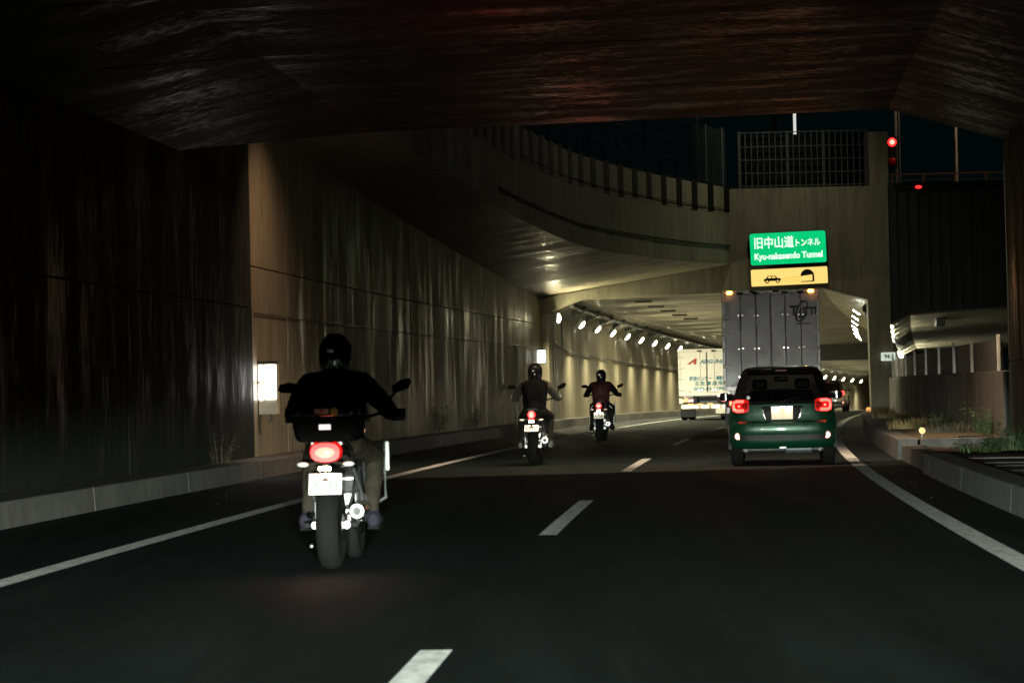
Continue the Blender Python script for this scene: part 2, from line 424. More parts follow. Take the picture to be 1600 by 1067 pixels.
for p in edge: rows.append([P(-7.32+(p.x+7.32)*k/6, p.y, SOF(-7.32+(p.x+7.32)*k/6, p.y)) for k in range(7)])
sm.loft(rows, False, False).build('soffit', 'soffit', deck)
PT = 7.66
def along(c, s):
    acc = 0
    for a, b in zip(c, c[1:]):
        l = (P(b.x, b.y, 0)-P(a.x, a.y, 0)).length
        if acc+l >= s: return a.lerp(b, (s-acc)/l)
        acc += l
    return c[-1]
L_E = sum((P(b.x, b.y, 0)-P(a.x, a.y, 0)).length for a, b in zip(edge, edge[1:]))
def fascia(s0, s1, z0, z1, name, back=.3, proud=0., mat='head'):
    n = max(2, int((s1-s0)/.8)); m = MB(); r = []
    for s in frange(s0, s1, n):
        p = along(edge, s)
        def zz(z): return SOF(p.x, p.y) if z is None else z
        r.append([P(p.x+proud, p.y, zz(z0)), P(p.x+proud, p.y, z1), P(p.x-back, p.y, z1), P(p.x-back, p.y, zz(z0)+.02)])
    return m.loft(r).build(name, mat, deck)
s = 0.
while s < L_E-.05:                          # cast fascia lengths
    e_ = min(s+4.2, L_E); fascia(s+.008, e_-.008, None, 6.78, 'fascia_panel'); s = e_
s = 0.
while s < L_E-.05:
    e_ = min(s+4.2, L_E); fascia(s+.008, e_-.008, 6.79, PT, 'parapet_panel', .22); s = e_
fascia(0, L_E, 6.78, 7.45, 'deck_edge', .9, -.75, 'darkpanel')
MB().tube([P(along(edge, s).x+.035, along(edge, s).y, SOF(along(edge, s).x, along(edge, s).y)*.5+3.18) for s in frange(20, L_E-.1, 40)], .022, 6).build('conduit', 'jet', deck)
MB().tube([P(along(edge, s).x+.03, along(edge, s).y, 6.95) for s in frange(24, L_E-.1, 40)], .012, 6).build('cable', 'jet', deck)
# deck body behind the fascia
MB().loft([[P(-9.5, p.y, 6.2), P(p.x-.3, p.y, 6.2), P(p.x-.3, p.y, 7.2), P(-9.5, p.y, 7.2)] for p in edge]).build('deck_slab', 'darkwall', deck)
fen = thing('deck_fence', 'tall thin-barred steel fence following the curved parapet', 'fence', P(-5, 60, 7.66), world=True)
s = .3
while s < L_E:
    p = along(edge, s); po = MB().box(P(p.x-.1, p.y, PT+.95), (.06, .06, 1.95)).build('post', 'dsteel', fen)
    q0, q1 = along(edge, s-.28), along(edge, s+.28); hz = random.uniform(.78, .9)
    MB().loft([[P(q.x+.012, q.y, PT-hz), P(q.x+.012, q.y, PT+.06), P(q.x-.05, q.y, PT+.06), P(q.x-.05, q.y, PT-hz)] for q in (q0, q1)]).build('dark_plate', 'jet', po); s += 1.6  # near-black rectangles set along the parapet
for z in (.08, .65, 1.25, 1.85):
    MB().tube([P(along(edge, s).x-.1, along(edge, s).y, PT+z) for s in frange(0, L_E, 60)], .010, 5).build('rail', 'jet', fen)
bm_ = MB(); s = .05
while s < L_E:
    p = along(edge, s); bm_.box(P(p.x-.1, p.y, PT+.95), (.012, .012, 1.85)); s += .16
bb = bm_.build('bars', 'dsteel', fen); bb['kind'] = 'stuff'

# ------------------------------------------------------------------ tunnel ahead
LZ = [(99, 3.54), (142, 3.01), (221, 1.60), (320, -.1)]
L = lambda d: interp(LZ, d)
tun = thing('tunnel', 'lit concrete tunnel mouth with a headwall, the white truck inside it', 'tunnel', P(-2, 99.5, 0), world=True)
HW0, HW1 = 99.5, 99.95
def plate(name, poly, mat, parent, d0=HW0, d1=HW1, bevel=0):
    MBm = MB(); MBm.loft([[P(o, d0, z)-Vector((C(d0)-C(HW0), 0, 0)) for o, z in poly], [Vector((o+C(HW0), d1, z)) for o, z in poly]]); return MBm.build(name, mat, parent, bevel=bevel)
# headwall pieces that frame the opening
plate('headwall', [(-1.10, 4.275), (1.86, 4.35), (4.05, 4.35), (4.05, 7.62), (-1.10, 7.62)], 'head', tun)
plate('lintel', [(-7.3, 4.22), (-7.3, 3.66), (-7.06, 3.72), (-6.03, 4.17), (-1.105, 4.272), (-1.105, 5.19)], 'head', tun)
plate('pier', [(3.36, -.2), (4.05, -.2), (4.05, 4.345), (1.87, 4.345), (3.32, 3.94)], 'head', tun)
plate('jamb', [(-7.3, .2), (-7.06, .2), (-7.06, 3.715), (-7.3, 3.655)], 'wall', tun, 99.48, 100.1)
def tsec(d):
    l = L(d); r = RZ(d)
    return [(-7.12, r+.2), (-7.12, l+.18), (-6.03, l+.63), (1.86, l+.81), (3.3, l+.40), (3.34, r+.15)]
def tpatch(i, name, mat, d0, d1, thick):
    n = max(2, int((d1-d0)/4)); m = MB(); r = []
    for d in frange(d0, d1, n):
        q = tsec(d); a, b = P(q[i][0], d, q[i][1]), P(q[i+1][0], d, q[i+1][1]); t = Vector(thick)
        r.append([a, b, b+t, a+t])
    return m.loft(r).build(name, mat, tun)
tj = [100.1, 107.3, 118.5, 131, 144, 157, 170, 183, 196, 209, 222, 235, 250, 270, 300]
for a, b in zip(tj, tj[1:]):
    tpatch(0, 'wall_panel', 'wall', a+.02, b-.02, (-.4, 0, 0)); tpatch(4, 'wall_panel', 'wall', a+.02, b-.02, (.4, 0, 0))
    tpatch(1, 'haunch', 'soffit', a+.01, b-.01, (0, 0, .5)); tpatch(2, 'ceiling_panel', 'soffit', a+.01, b-.01, (0, 0, .5)); tpatch(3, 'haunch', 'soffit', a+.01, b-.01, (0, 0, .5))
# ceiling brackets, conduits and an added dark band for the unlit gap
for k in range(7):
    d = 102.5+4.4*k
    if k < 5: MB().box(P(-4.2+.05*k, d, L(d)+.62), (.55, .1, .06)).build('ceiling_bracket', 'darkpanel', tun)
    if k < 7: MB().box(P(-6.45, d+1, L(d)+.36), (.55, .22, .14), Matrix.Rotation(radians(-22), 3, 'Y')).build('cable_clamp', 'dsteel', tun)
MB().tube([P(-6.35, d, L(d)+.42) for d in frange(100.2, 170, 30)], .07, 7).build('cable_tray', 'dsteel', tun)
MB().tube([P(-7.07, 101.2, z) for z in (.4, 1.9, 3.4)], .03, 6).build('conduit', 'dsteel', tun)
MB().tube([P(-7.07, 103.6, 2.65), P(-7.07, 103.6, 3.6)], .03, 6).build('conduit', 'dsteel', tun)
MB().tube([P(-7.06, d, L(d)-.93+.25*max(0, 1-(d-101)/4)) for d in frange(101, 200, 50)], .03, 6).build('conduit', 'dsteel', tun)
MB().tube([P(3.28, d, L(d)+.15) for d in frange(100.2, 125, 20)], .16, 7).build('cable_tray', 'darkpanel', tun)
MB().loft([[P(o, d, z) for o, z in ((-7.1, 2.5), (3.3, 2.5), (3.3, 3.9), (-7.1, 3.9))] for d in (165, 168.5)]).build('dark_gap_band', 'darkpanel', tun)

def lamp(name, label, o, d, z, tilt, size, mat, group, th=.06, hm='steel'):
    e = thing(name, label, 'lamp', P(o, d, z), -HEAD(d), group)
    R = Matrix.Rotation(tilt, 3, 'Y')
    MB().box(R @ Vector((0, 0, .07 if th > .03 else .035)), (size[0]+.06 if th > .03 else .1, size[1]+.08, .12 if th > .03 else .05), R).build('housing', hm, e, bevel=.02)
    MB().ball((0, 0, 0), (size[0]/2, size[1]/2, th), 12, 6, R).build('lens', mat, e, smooth=True)
    return e
for k in range(27):
    d = 98.7 if k == 0 else 100.6+5.2*k
    lamp('tunnel_lamp', 'oval lamp outside the tunnel mouth just above the white wall sign' if k == 0 else 'glowing oval lamp in the row along the tunnel wall behind the motorcyclists' if k < 12 else 'small round glowing lamp in the low distant row on the curving tunnel wall',
         -6.62, d, L(d), radians(-52 if k else -86), (.28, .46), 'lamp_y' if k else 'lamp_p', 'tunnel lamps on the long wall' if k < 12 else 'distant tunnel lamps')
    if True: spot('tunnel_beam', P(-6.45, d, L(d)-.08), P(-4.6, d, L(d)-2.2), 1650*random.uniform(.75, 1.15), (1, .91, .58), 168, .8, .12)
for k, (u, v_) in enumerate(((1338, 488), (1336.5, 497), (1335.5, 505), (1335.5, 512), (1337, 518), (1339, 523.5), (1341.5, 528))):
    d = 101.8+2.6*k; q = PIX(u, v_, d)
    lamp('strip_lamp', 'slanted white strip lamp in the stepped row beside the tunnel pier', q.x-C(d), d, q.z, radians(38), (.28, .05), 'lamp_w', 'strip lamps by the pier', .014, 'darkpanel')
# exit sign on the pier-side wall
es = thing('exit_sign', 'small green and white exit sign under the slanted strip lamps', 'sign', P(3.22, 120, L(120)-.85), 0)
MB().box((-.12, 0, .22), (.3, .06, .36)).build('green_panel', emit('exit_green', (.02, .55, .25), .55), es, bevel=.01)
MB().box((-.05, -.01, -.16), (.4, .06, .28)).build('white_panel', emit('exit_white', (1, .9, .8), .8), es, bevel=.01)

# fence on top of the headwall, bar by bar
gf = thing('grid_fence', 'rectangular bar fence standing on the headwall above the green sign', 'fence', P(1.5, 99.8, 7.62), world=True)
fx0, fx1 = -.74, 3.36
for k in range(22):
    o = fx0+(fx1-fx0)*k/21; big = k in (8, 14, 0, 21)
    MB().box((o+C(99.7), 99.7, 8.55), (.085 if big else .028, .06, 1.86)).build('post' if big else 'bar', 'dsteel', gf)
for z in (7.70, 8.12, 8.55, 8.98, 9.44): MB().box(((fx0+fx1)/2+C(99.7), 99.66, z), (fx1-fx0, .03, .028)).build('rail', 'dsteel', gf)
MB().box(((fx0+fx1)/2+C(99.7), 99.86, 8.5), (fx1-fx0, .02, 1.74)).build('mesh_panel', 'jet', gf)
up = thing('upper_wall', 'dark wall block beside the bar fence under the red signal', 'wall', P(3.7, 100, 7.62), world=True)
MB().box((3.75+C(99.8), 99.85, 8.5), (.62, .5, 1.76)).build('wall_block', 'head', up)

# side tunnel beyond the low wall
st = thing('side_tunnel', 'side road tunnel with a dark ribbed front above a pale lit soffit', 'tunnel', P(6, 99.5, 0), world=True)
plate('front_wall', [(4.06, 3.17), (4.70, 3.46), (8.6, 3.66), (8.6, 7.68), (4.06, 7.68)], 'darkpanel', st, 99.56, 99.95)  # this front is unlit; its darkness is put into the panel colour
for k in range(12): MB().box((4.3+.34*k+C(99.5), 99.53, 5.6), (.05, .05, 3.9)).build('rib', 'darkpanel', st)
LS = lambda d: interp([(99, 3.08), (125, 2.33), (170, 1.5)], d)
def spatch(a, b, name, d0, d1):
    r = []
    for d in frange(d0, d1, 6):
        dz = LS(d)-3.08; p, q = P(a[0], d, a[1]+dz), P(b[0], d, b[1]+dz); r.append([p, q, q+Vector((0, 0, .4)), p+Vector((0, 0, .4))])
    return MB().loft(r).build(name, 'soffit', st)
for a, b in ((99.96, 105), (105, 111), (111, 118), (118, 125), (125, 135), (135, 150)):
    spatch((4.06, 3.13), (4.70, 3.44), 'haunch', a, b-.03); spatch((4.70, 3.44), (6.6, 3.54), 'ceiling_panel', a, b-.03); spatch((6.6, 3.54), (9.5, 3.66), 'ceiling_panel', a, b-.03)
for d in (103, 104.6, 106.2, 107.8): MB().box(P(5.7, d, LS(d)+.38), (.3, .7, .1)).build('ceiling_slot', 'darkpanel', st)
MB().loft([[P(3.9, d, -1.4), P(3.9, d, LS(d)+.1), P(4.05, d, LS(d)+.1), P(4.05, d, -1.4)] for d in frange(99.96, 170, 12)]).build('side_wall', 'wall', st)
MB().loft([[P(10.5, d, -1.4), P(10.5, d, 7), P(11, d, 7), P(11, d, -1.4)] for d in frange(52, 170, 20)]).build('far_wall', 'darkwall', st)
structure(MB().loft([[P(5.2, d, -1.3), P(10.6, d, -1.3)] for d in frange(45, 190, 30)], False, False).build('side_road', 'asphalt'))
for k, (u, v_) in enumerate(((1393, 510), (1393, 518), (1394, 526), (1394.5, 533), (1396, 540), (1398, 546), (1401, 551), (1404.5, 554), (1409, 556))):
    d = 101.5+3.2*k; q = PIX(u, v_, d)
    lamp('side_lamp', 'small round white lamp in the curved row of the side tunnel', q.x-C(d), d, q.z, radians(-82), (.10+.011*k, .12+.011*k), 'lamp_s', 'side tunnel lamps', .05)

# low divider wall with screen posts
WO = lambda d: 5.0-.95*(d-50)/49
dw = wall('divider_wall', 'low brownish concrete wall behind the weedy island', lambda d: WO(d)-.1, [50.1, 55.2, 57, 62.3, 68, 75, 83, 91, 98.9], .25, 1.40, 'brown', thick=.3, side=1)
sf = thing('screen_fence', 'grey panel screen with pale upright posts on the low wall', 'fence', P(5, 55, 1.4), world=True)
pd = [51.5, 57.0, 61.6, 66.4, 71.6, 77.2, 83.2, 89.6, 96.2]
for d in pd: MB().box(P(WO(d)-.02, d, 1.70), (.055, .055, .62)).build('post', 'white', sf, bevel=.008)
for a, b in zip(pd, pd[1:]):
    MB().loft([[P(WO(q)+.02, q, 1.405), P(WO(q)+.02, q, 1.94), P(WO(q)+.06, q, 1.94), P(WO(q)+.06, q, 1.405)] for q in (a+.06, b-.06)]).build('panel', 'screen', sf)

# handrail, signal and poles on the upper level
hr = thing('handrail', 'rusty tubular handrail on top of the dark side tunnel front', 'railing', P(6, 103, 7.7), world=True)
for o in (4.2, 5.25, 6.3, 7.35, 8.4): MB().box((o+C(103), 103, 7.95), (.07, .07, .5)).build('post', 'rust', hr)
for z in (7.86, 8.0, 8.2): MB().box((6.3+C(103), 103, z+.004*0), (4.4, .05, .05 if z > 8.1 else .02)).build('rail', 'rust', hr)
structure(MB().box((6.3+C(103), 103, 7.6), (5.0, 7, .19)).build('upper_road_side', 'asphalt'))
structure(MB().box((1+C(103), 110, 7.5), (8, 20, .2)).build('upper_road', 'asphalt'))
sg = thing('traffic_signal', 'traffic signal on a thin pole showing a red light', 'traffic light', PIX(1402, 291, 103.5)-Vector((0, 0, .05)), 0)
MB().tube([(0, 0, 0), (0, 0, 3.6)], .045, 8).build('pole', 'steel', sg)
MB().tube([(.12, .05, 0), (.12, .05, 3.6)], .02, 6).build('conduit', 'steel', sg)
MB().box((-.16, 0, 1.18), (.34, .22, 1.12)).build('housing', 'black', sg, bevel=.03)
for z, mt in ((1.52, 'signal_red'), (.86, 'red_dim')):
    MB().lathe([(-.16, .165), (-.11, .18)], (-.16, 0, z), 'y', 16).build('visor', 'black', sg)
    le = MB().ball((-.16, -.165, z), (.145, .05, .145), 14, 8).build('lens', mt, sg, smooth=True)
    if z > 1: MB().ball((-.16, -.2, z), (.085, .03, .085), 12, 8).build('lamp_core', 'red_core', le, smooth=True)
ml = thing('marker_lamp', 'small red marker lamp on the ledge under the handrail', 'lamp', PIX(1435, 292.5, 99.45), 0)
MB().box((0, .06, -.06), (.3, .2, .07)).build('base', 'black', ml, bevel=.01)
MB().ball((0, -.02, .0), (.11, .08, .05), 12, 6).build('lens', 'signal_red', ml, smooth=True)
def pole(u, v0, v1, d, r, mat, label):
    a, b = PIX(u, v1, d), PIX(u, v0, d); base = Vector((a.x, d, 7.6))
    e = thing('lamp_pole', label, 'pole', base)
    MB().tube([(0, 0, 0), (0, 0, b.z-base.z+3)], r, 10).build('shaft', mat, e, smooth=True)
    MB().box((0, 0, .03), (r*4, r*4, .06)).build('foot_plate', mat, e)
    MB().tube([(0, 0, b.z-base.z+2.9), (.3, -.2, b.z-base.z+3.3), (1.0, -.6, b.z-base.z+3.5)], r*.8, 8).build('arm', mat, e, smooth=True)
    return e
pole(1242, 178, 207, 106, .05, emit('lit_pole_glow', (1, 1, .93), .7), 'slim white pole rising behind the bar fence')  # lamplight on the shaft is put in as a glow of its own
pole(1211, 178, 206, 112, .09, 'dsteel', 'dull grey pole next to the slim white pole behind the bar fence')
pole(1090, 185, 204, 118, .055, 'lsteel', 'thin pale pole behind the curved parapet fence')
pole(1496, 200, 290, 104, .045, 'lsteel', 'thin pale pole rising behind the rusty handrail')

lp = PIX(1496, 200, 104); spot('rail_fill_light', lp+Vector((-.6, -2.4, 2.2)), Vector((6.0+C(103), 103, 7.9)), 130, (1, .62, .34), 120, .6, .1)  # added warm spot without a fixture, lights the handrail and pole
# ------------------------------------------------------------------ signs
MT['sign_green'] = emit('retro_sign_green', (.0, .62, .21), .82); MT['sign_yellow'] = emit('retro_sign_yellow', (1, .70, .20), .95)  # headlight return of the sign faces is put in as glow
MT['sign_text'] = emit('retro_sign_text', (.9, 1, .95), .95); MT['sign_black'] = plain('sign_black', (.008, .008, .008), .6)
def rrect(w, h, r, y, n=5):
    out = []
    for cx, cz, a0 in ((w/2-r, h/2-r, 0), (-w/2+r, h/2-r, 90), (-w/2+r, -h/2+r, 180), (w/2-r, -h/2+r, 270)):
        for k in range(n+1):
            t = radians(a0+90*k/n); out.append(Vector((cx+r*cos(t), y, cz+r*sin(t))))
    return out
c1 = (PIX(1172, 365, 99.3)+PIX(1291, 410, 99.3))/2
s1 = thing('tunnel_sign', 'retroreflective green tunnel name sign with white lettering on the headwall', 'sign', c1); s1.rotation_euler = (0, radians(-1.5), 0)
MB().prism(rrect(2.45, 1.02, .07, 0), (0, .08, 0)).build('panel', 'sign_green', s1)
MB().prism(rrect(2.49, 1.06, .08, .03), (0, .09, 0)).build('frame', 'dsteel', s1)
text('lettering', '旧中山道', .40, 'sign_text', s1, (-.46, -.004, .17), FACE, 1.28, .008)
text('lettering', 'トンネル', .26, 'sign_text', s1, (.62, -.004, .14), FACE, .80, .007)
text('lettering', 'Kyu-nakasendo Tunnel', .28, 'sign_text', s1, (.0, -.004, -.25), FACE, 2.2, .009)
for x in (-.8, .8): MB().box((x, .16, 0), (.08, .16, .8)).build('bracket', 'dsteel', s1)
c2 = (PIX(1174, 423, 99.3)+PIX(1293, 441, 99.3))/2
s2 = thing('headlight_sign', 'retroreflective yellow sign with a car and tunnel pictogram under the green sign', 'sign', c2); s2.rotation_euler = (0, radians(-1.5), 0)
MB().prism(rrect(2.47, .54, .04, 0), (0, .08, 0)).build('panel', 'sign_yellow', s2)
MB().prism(rrect(2.50, .57, .05, .03), (0, .09, 0)).build('frame', 'dsteel', s2)
for x in (-.8, .8): MB().box((x, .16, 0), (.08, .16, .4)).build('bracket', 'dsteel', s2)
pic = MB()
car2 = [(-.28, -.06), (-.27, .0), (-.2, .03), (-.14, .11), (.1, .11), (.17, .03), (.28, .01), (.28, -.06)]
pic.prism([Vector((x-.56, -.004, z-.06)) for x, z in car2], (0, .003, 0))
for x in (-.17, .17): pic.lathe([(-.006, .065), (-.002, .065)], (x-.56, 0, -.13), 'y', 14)
pic.build('car_pictogram', 'sign_black', s2)
wp = MB(); wp.prism([Vector((x-.56, -.008, z-.06)) for x, z in [(-.15, .035), (-.11, .09), (-.03, .09), (-.03, .035)]], (0, .003, 0))
wp.prism([Vector((x-.56, -.008, z-.06)) for x, z in [(0, .035), (0, .09), (.07, .09), (.12, .035)]], (0, .003, 0))
for x in (-.17, .17): wp.lathe([(-.010, .03), (-.007, .03)], (x-.56, 0, -.13), 'y', 12)
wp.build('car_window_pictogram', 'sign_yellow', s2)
tp = MB(); arch = [(.36, .0)]+[(.58+.22*cos(radians(a)), .0+.21*sin(radians(a))) for a in range(180, -1, -15)]+[(.80, -.19), (.74, -.19), (.74, .03), (.36, -.01)]
tp.prism([Vector((x, -.004, z)) for x, z in arch[1:]], (0, .003, 0)); tp.prism([Vector((x, -.004, z)) for x, z in [(.36, -.20), (.8, -.2), (.8, -.165), (.36, -.175)]], (0, .003, 0))
tp.build('tunnel_pictogram', 'sign_black', s2)
bmn = MB()
for za, zb in ((-.07, -.02), (-.12, -.155)): bmn.prism([Vector((x, -.004, z)) for x, z in [(-.24, za), (.36, zb), (.36, zb+.02), (-.24, za+.014)]], (0, .003, 0))
bmn.build('beam_pictogram', emit('sign_orange', (1, .45, .03), .8), s2)
km = thing('distance_sign', 'small white distance sign reading 94.3 on the tunnel pier', 'sign', PIX(1388, 557, 99.3))
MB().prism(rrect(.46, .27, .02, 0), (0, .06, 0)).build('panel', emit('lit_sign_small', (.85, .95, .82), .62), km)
MB().box((0, .13, 0), (.1, .16, .1)).build('bracket', 'dsteel', km)
text('lettering', '94.3', .2, plain('sign_grey_green', (.08, .2, .14), .5), km, (.02, -.004, 0), FACE, .3, .006)
# lamp box on the wall
lb = thing('lamp_box', 'lit white emergency lamp box on the tan retaining wall', 'lamp', P(-7.3, 50.55, 1.0), -HEAD(51))
MB().box((.165, 0, .38), (.31, .26, .84)).build('housing', plain('box_cream', (.52, .46, .34), .5), lb, bevel=.012)
MB().box((.215, -.135, .49), (.19, .03, .56)).build('front_panel', 'box_w', lb, bevel=.008)
for z in (.33, .64): MB().box((.055, -.132, z), (.07, .03, .26)).build('side_panel', 'box_w', lb, bevel=.006)
MB().box((.165, -.01, .815), (.33, .28, .03)).build('cap', 'dsteel', lb)
MB().tube([(.2, -.05, -.04), (.2, -.05, -.12), (.17, -.05, -.16)], .02, 6).build('cable_gland', 'dsteel', lb)
for x in (.175, .255): MB().box((x, -.152, .56), (.03, .004, .03)).build('green_mark', plain('mark_green', (.05, .4, .3), .5), lb)
ps = thing('wall_sign', 'small white lit panel with a green frame by the tunnel mouth', 'sign', PIX(845, 557, 98.6), 0)
MB().box((0, 0, 0), (.30, .06, .40)).build('panel', 'sign_w', ps, bevel=.01)
MB().box((0, .02, 0), (.36, .06, .46)).build('frame', plain('frame_green', (.03, .3, .16), .5), ps, bevel=.01)
MB().box((-.2, .05, 0), (.3, .05, .06)).build('bracket', 'dsteel', ps)

# ------------------------------------------------------------------ unseen flood lamps added for the light strip at the exit
for o, d in ((-4.9, 49.9), (-1.0, 49.95), (3.0, 49.95)):
    p = P(o, d, 7.1 if o > -4 else 6.1)
    e = thing('added_flood_lamp', 'added unseen flood lamp on the end face of the underpass roof', 'lamp', p, 0, 'added flood lamps on the roof edge')
    MB().box((0, .22, .02), (.4, .26, .16)).build('housing', 'steel', e, bevel=.02)
    MB().box((0, .05, .05), (.08, .14, .1)).build('bracket', 'steel', e)
    MB().box((0, .22, -.07), (.34, .2, .02)).build('lens', emit('added_flood_glow', (1, .72, .45), 8), e)
    spot('exit_strip_light', p+Vector((0, .19, -.1)), p+(Vector((0, .6, -6)) if o > -4 else Vector((-1.9, 1.3, -4.2))), 2100 if o > -4 else 300, (1, .74, .50) if o > -4 else (1, .60, .36), 118 if o > -4 else 110, .8 if o > -4 else .9, .03)
p = PIX(1242, 195, 106); p.z = 13.2
e = thing('added_street_lamp', 'added unseen street lamp on the slim white pole above the bar fence', 'street lamp', p)  # unseen lamp on a long arm, added to light the curved deck
MB().tube([(0, 0, -.3), (0, -1.5, .25), (-1.0, -9.4, .4)], .05, 8).build('arm', 'white', e, smooth=True)
MB().box((-1.0, -9.8, .38), (.3, .9, .12)).build('head', 'steel', e, bevel=.03)
MB().box((-1.0, -9.8, .31), (.22, .6, .03)).build('lens', emit('added_street_glow', (1, .92, .66), 20), e)
spot('deck_fill_light', p+Vector((-1.0, -9.8, .25)), p+Vector((-3.6, -12, -9)), 950, (1, .90, .60), 150, .6, .15)

# ------------------------------------------------------------------ head lamps of the car that carries the camera
for x in (-.62, .62):
    hl = spot('own_head_lamp', (x, -.3, .72), (x+(2.6 if x > 0 else -2.4), 27, -.10), 62000, (.90, 1, .88), 58, 1., .06)
    hl.scale = (1, .088, 1)                    # low beam: wide and flat

# ------------------------------------------------------------------ capsule bodies fused to one skin
def capsule(m, a, b, ra, rb, n=14):
    a, b = Vector(a), Vector(b); t = (b-a).normalized()
    pts, rs = [], []
    for k in range(4): f = sin(k/4*pi/2); pts.append(a-t*ra*cos(k/4*pi/2)); rs.append(max(.004, ra*f))
    pts.append(a); rs.append(ra); pts.append(b); rs.append(rb)
    for k in range(1, 5): pts.append(b+t*rb*sin(k/4*pi/2)); rs.append(max(.004, rb*cos(k/4*pi/2)))
    m.tube(pts, rs, n)
def fuse(m, voxel, smooth_it=4):
    me = bpy.data.meshes.new('tmp'); me.from_pydata(m.v, [], m.f); me.update()
    bm = bmesh.new(); bm.from_mesh(me); bmesh.ops.recalc_face_normals(bm, faces=bm.faces); bm.to_mesh(me); bm.free()
    o = bpy.data.objects.new('tmp', me); col.objects.link(o)
    r = o.modifiers.new('r', 'REMESH'); r.mode = 'VOXEL'; r.voxel_size = voxel
    s = o.modifiers.new('s', 'SMOOTH'); s.factor = .6; s.iterations = smooth_it
    bpy.context.view_layer.update()
    out = bpy.data.meshes.new_from_object(o.evaluated_get(bpy.context.evaluated_depsgraph_get()))
    bpy.data.objects.remove(o); out.materials.clear()
    return out

FOLDS = bpy.data.textures.new('cloth_folds', 'CLOUDS'); FOLDS.noise_scale = .07; FOLDS.noise_depth = 2
def rider(label, loc, rz, jacket, sleeve, trousers, boot, voxel, piping=False, pack=None, lean=0., dark_helmet='gblack', tight=1.0, armband=False):
    e = thing('person', label, 'person', loc, rz)
    m = MB(); T = tight
    # trunk
    capsule(m, (0, .44, .93), (0, .50, 1.02), .155*T, .15*T); capsule(m, (0, .50, 1.02), (lean*.6, .60, 1.25), .15*T, .165*T)
    for sx in (-1, 1):
        capsule(m, (sx*.07, .50, 1.02), (lean*.6+sx*.10, .61, 1.29), .13*T, .125*T)
        capsule(m, (lean*.6+sx*.06, .62, 1.34), (lean*.6+sx*.185*T, .64, 1.335), .10*T, .088*T)
        sh, el, ha = (lean*.6+sx*.20*T, .65, 1.33), (sx*.37, .80, 1.12), (sx*.365, 1.0, 1.115)
        capsule(m, sh, el, .082*T, .062*T); capsule(m, el, ha, .062*T, .045)
        hp, kn, an = (sx*.10, .46, .90), (sx*.235, .86, .80), (sx*.235, .60, .40)
        capsule(m, hp, kn, .105, .075); capsule(m, kn, an, .075, .052)
        capsule(m, (sx*.235, .60, .40), (sx*.245, .56, .34), .052, .050); capsule(m, (sx*.245, .55, .335), (sx*.265, .74, .325), .05, .042)
    capsule(m, (lean*.7, .65, 1.38), (lean, .70, 1.48), .075, .065); m.ball((lean, .72, 1.56), (.085, .10, .12), 14, 10)
    me = fuse(m, voxel)
    mats = [jacket, sleeve, trousers, boot]
    for q in mats: me.materials.append(MT[q])
    for p in me.polygons:
        c = p.center
        if c.z < .40 and c.y < .85: i = 3
        elif abs(c.x) > .215*T+.01 and c.z > .98 and c.y > .5: i = 1
        elif abs(c.x) > .16 and c.z > 1.2 and c.y > .58: i = 1
        elif c.z < .93: i = 2
        else: i = 0
        p.material_index = i
    bo = link('body', me, None, e, smooth=True)
    dm = bo.modifiers.new('folds', 'DISPLACE'); dm.texture = FOLDS; dm.strength = .022; dm.mid_level = .5; dm.texture_coords = 'LOCAL'
    # helmet: shell, visor band, chin
    h = MB(); hc = Vector((lean, .74, 1.565))
    rings = []
    for i in range(13):
        t = i/12; zz = -.135+.285*t
        rr = math.sqrt(max(.0004, 1-((zz-.01)/.15)**2)) if zz > 0 else 1-.16*(zz/.135)**2
        rings.append([hc+Vector((.122*rr*cos(2*pi*k/24), .012*(zz/.15)+.145*rr*sin(2*pi*k/24), zz)) for k in range(24)])
    h.loft(rings); hel = h.build('helmet', dark_helmet, e, smooth=True)
    v = MB(); v.loft([[hc+Vector((1.03*.122*cos(a), 1.03*.145*sin(a)+.004, z)) for a in frange(radians(15), radians(165), 12)] for z in (-.05, -.01, .03, .07)], False, False)
    v.build('visor', 'gblack', hel, smooth=True)
    MB().tube([hc+Vector((.10*cos(a), .115*sin(a)+.0, -.14)) for a in frange(0, 2*pi, 20)], .018, 6, False).build('neck_roll', 'black', hel, smooth=True)
    MB().box(hc+Vector((-.02, -.142, .02)), (.05, .012, .028)).build('vent', 'alu', hel, bevel=.005)
    # gloves: palm, four curled fingers and a thumb round the grip
    for sx in (-1, 1):
        gl = MB(); g0 = Vector((sx*.365, 1.045, 1.10))
        gl.ball(g0+Vector((0, -.035, .012)), (.048, .045, .028), 10, 7)
        for k in range(4):
            x = (k-1.5)*.024; ln = (.9, 1.0, .97, .82)[k]
            pts = [g0+Vector((x, -.02+.052*ln*sin(a)*1.0, .012+.030*cos(a)-.006*ln)) for a in frange(-.4, 2.9, 6)]
            gl.tube(pts, [.0115, .0115, .011, .011, .010, .009, .007], 7)
        gl.tube([g0+Vector((-sx*.04, -.045, .0)), g0+Vector((-sx*.055, -.02, -.018)), g0+Vector((-sx*.05, .012, -.024))], [.014, .012, .009], 7)
        gl.build('glove', 'black', e, smooth=True)
    # boots
    for sx in (-1, 1):
        b = MB()
        b.loft([[Vector((sx*.252+w_*cos(2*pi*k/10)*1.0, y, z+h_*sin(2*pi*k/10))) for k in range(10)] for y, z, w_, h_ in ((.485, .33, .03, .04), (.51, .33, .05, .062), (.60, .335, .052, .068), (.70, .325, .054, .05), (.78, .318, .05, .038), (.83, .315, .03, .025))])
        bt = b.build('boot', boot, e, smooth=True)
        MB().box((sx*.253, .65, .272), (.085, .31, .02)).build('sole', 'rubber', bt, bevel=.008)
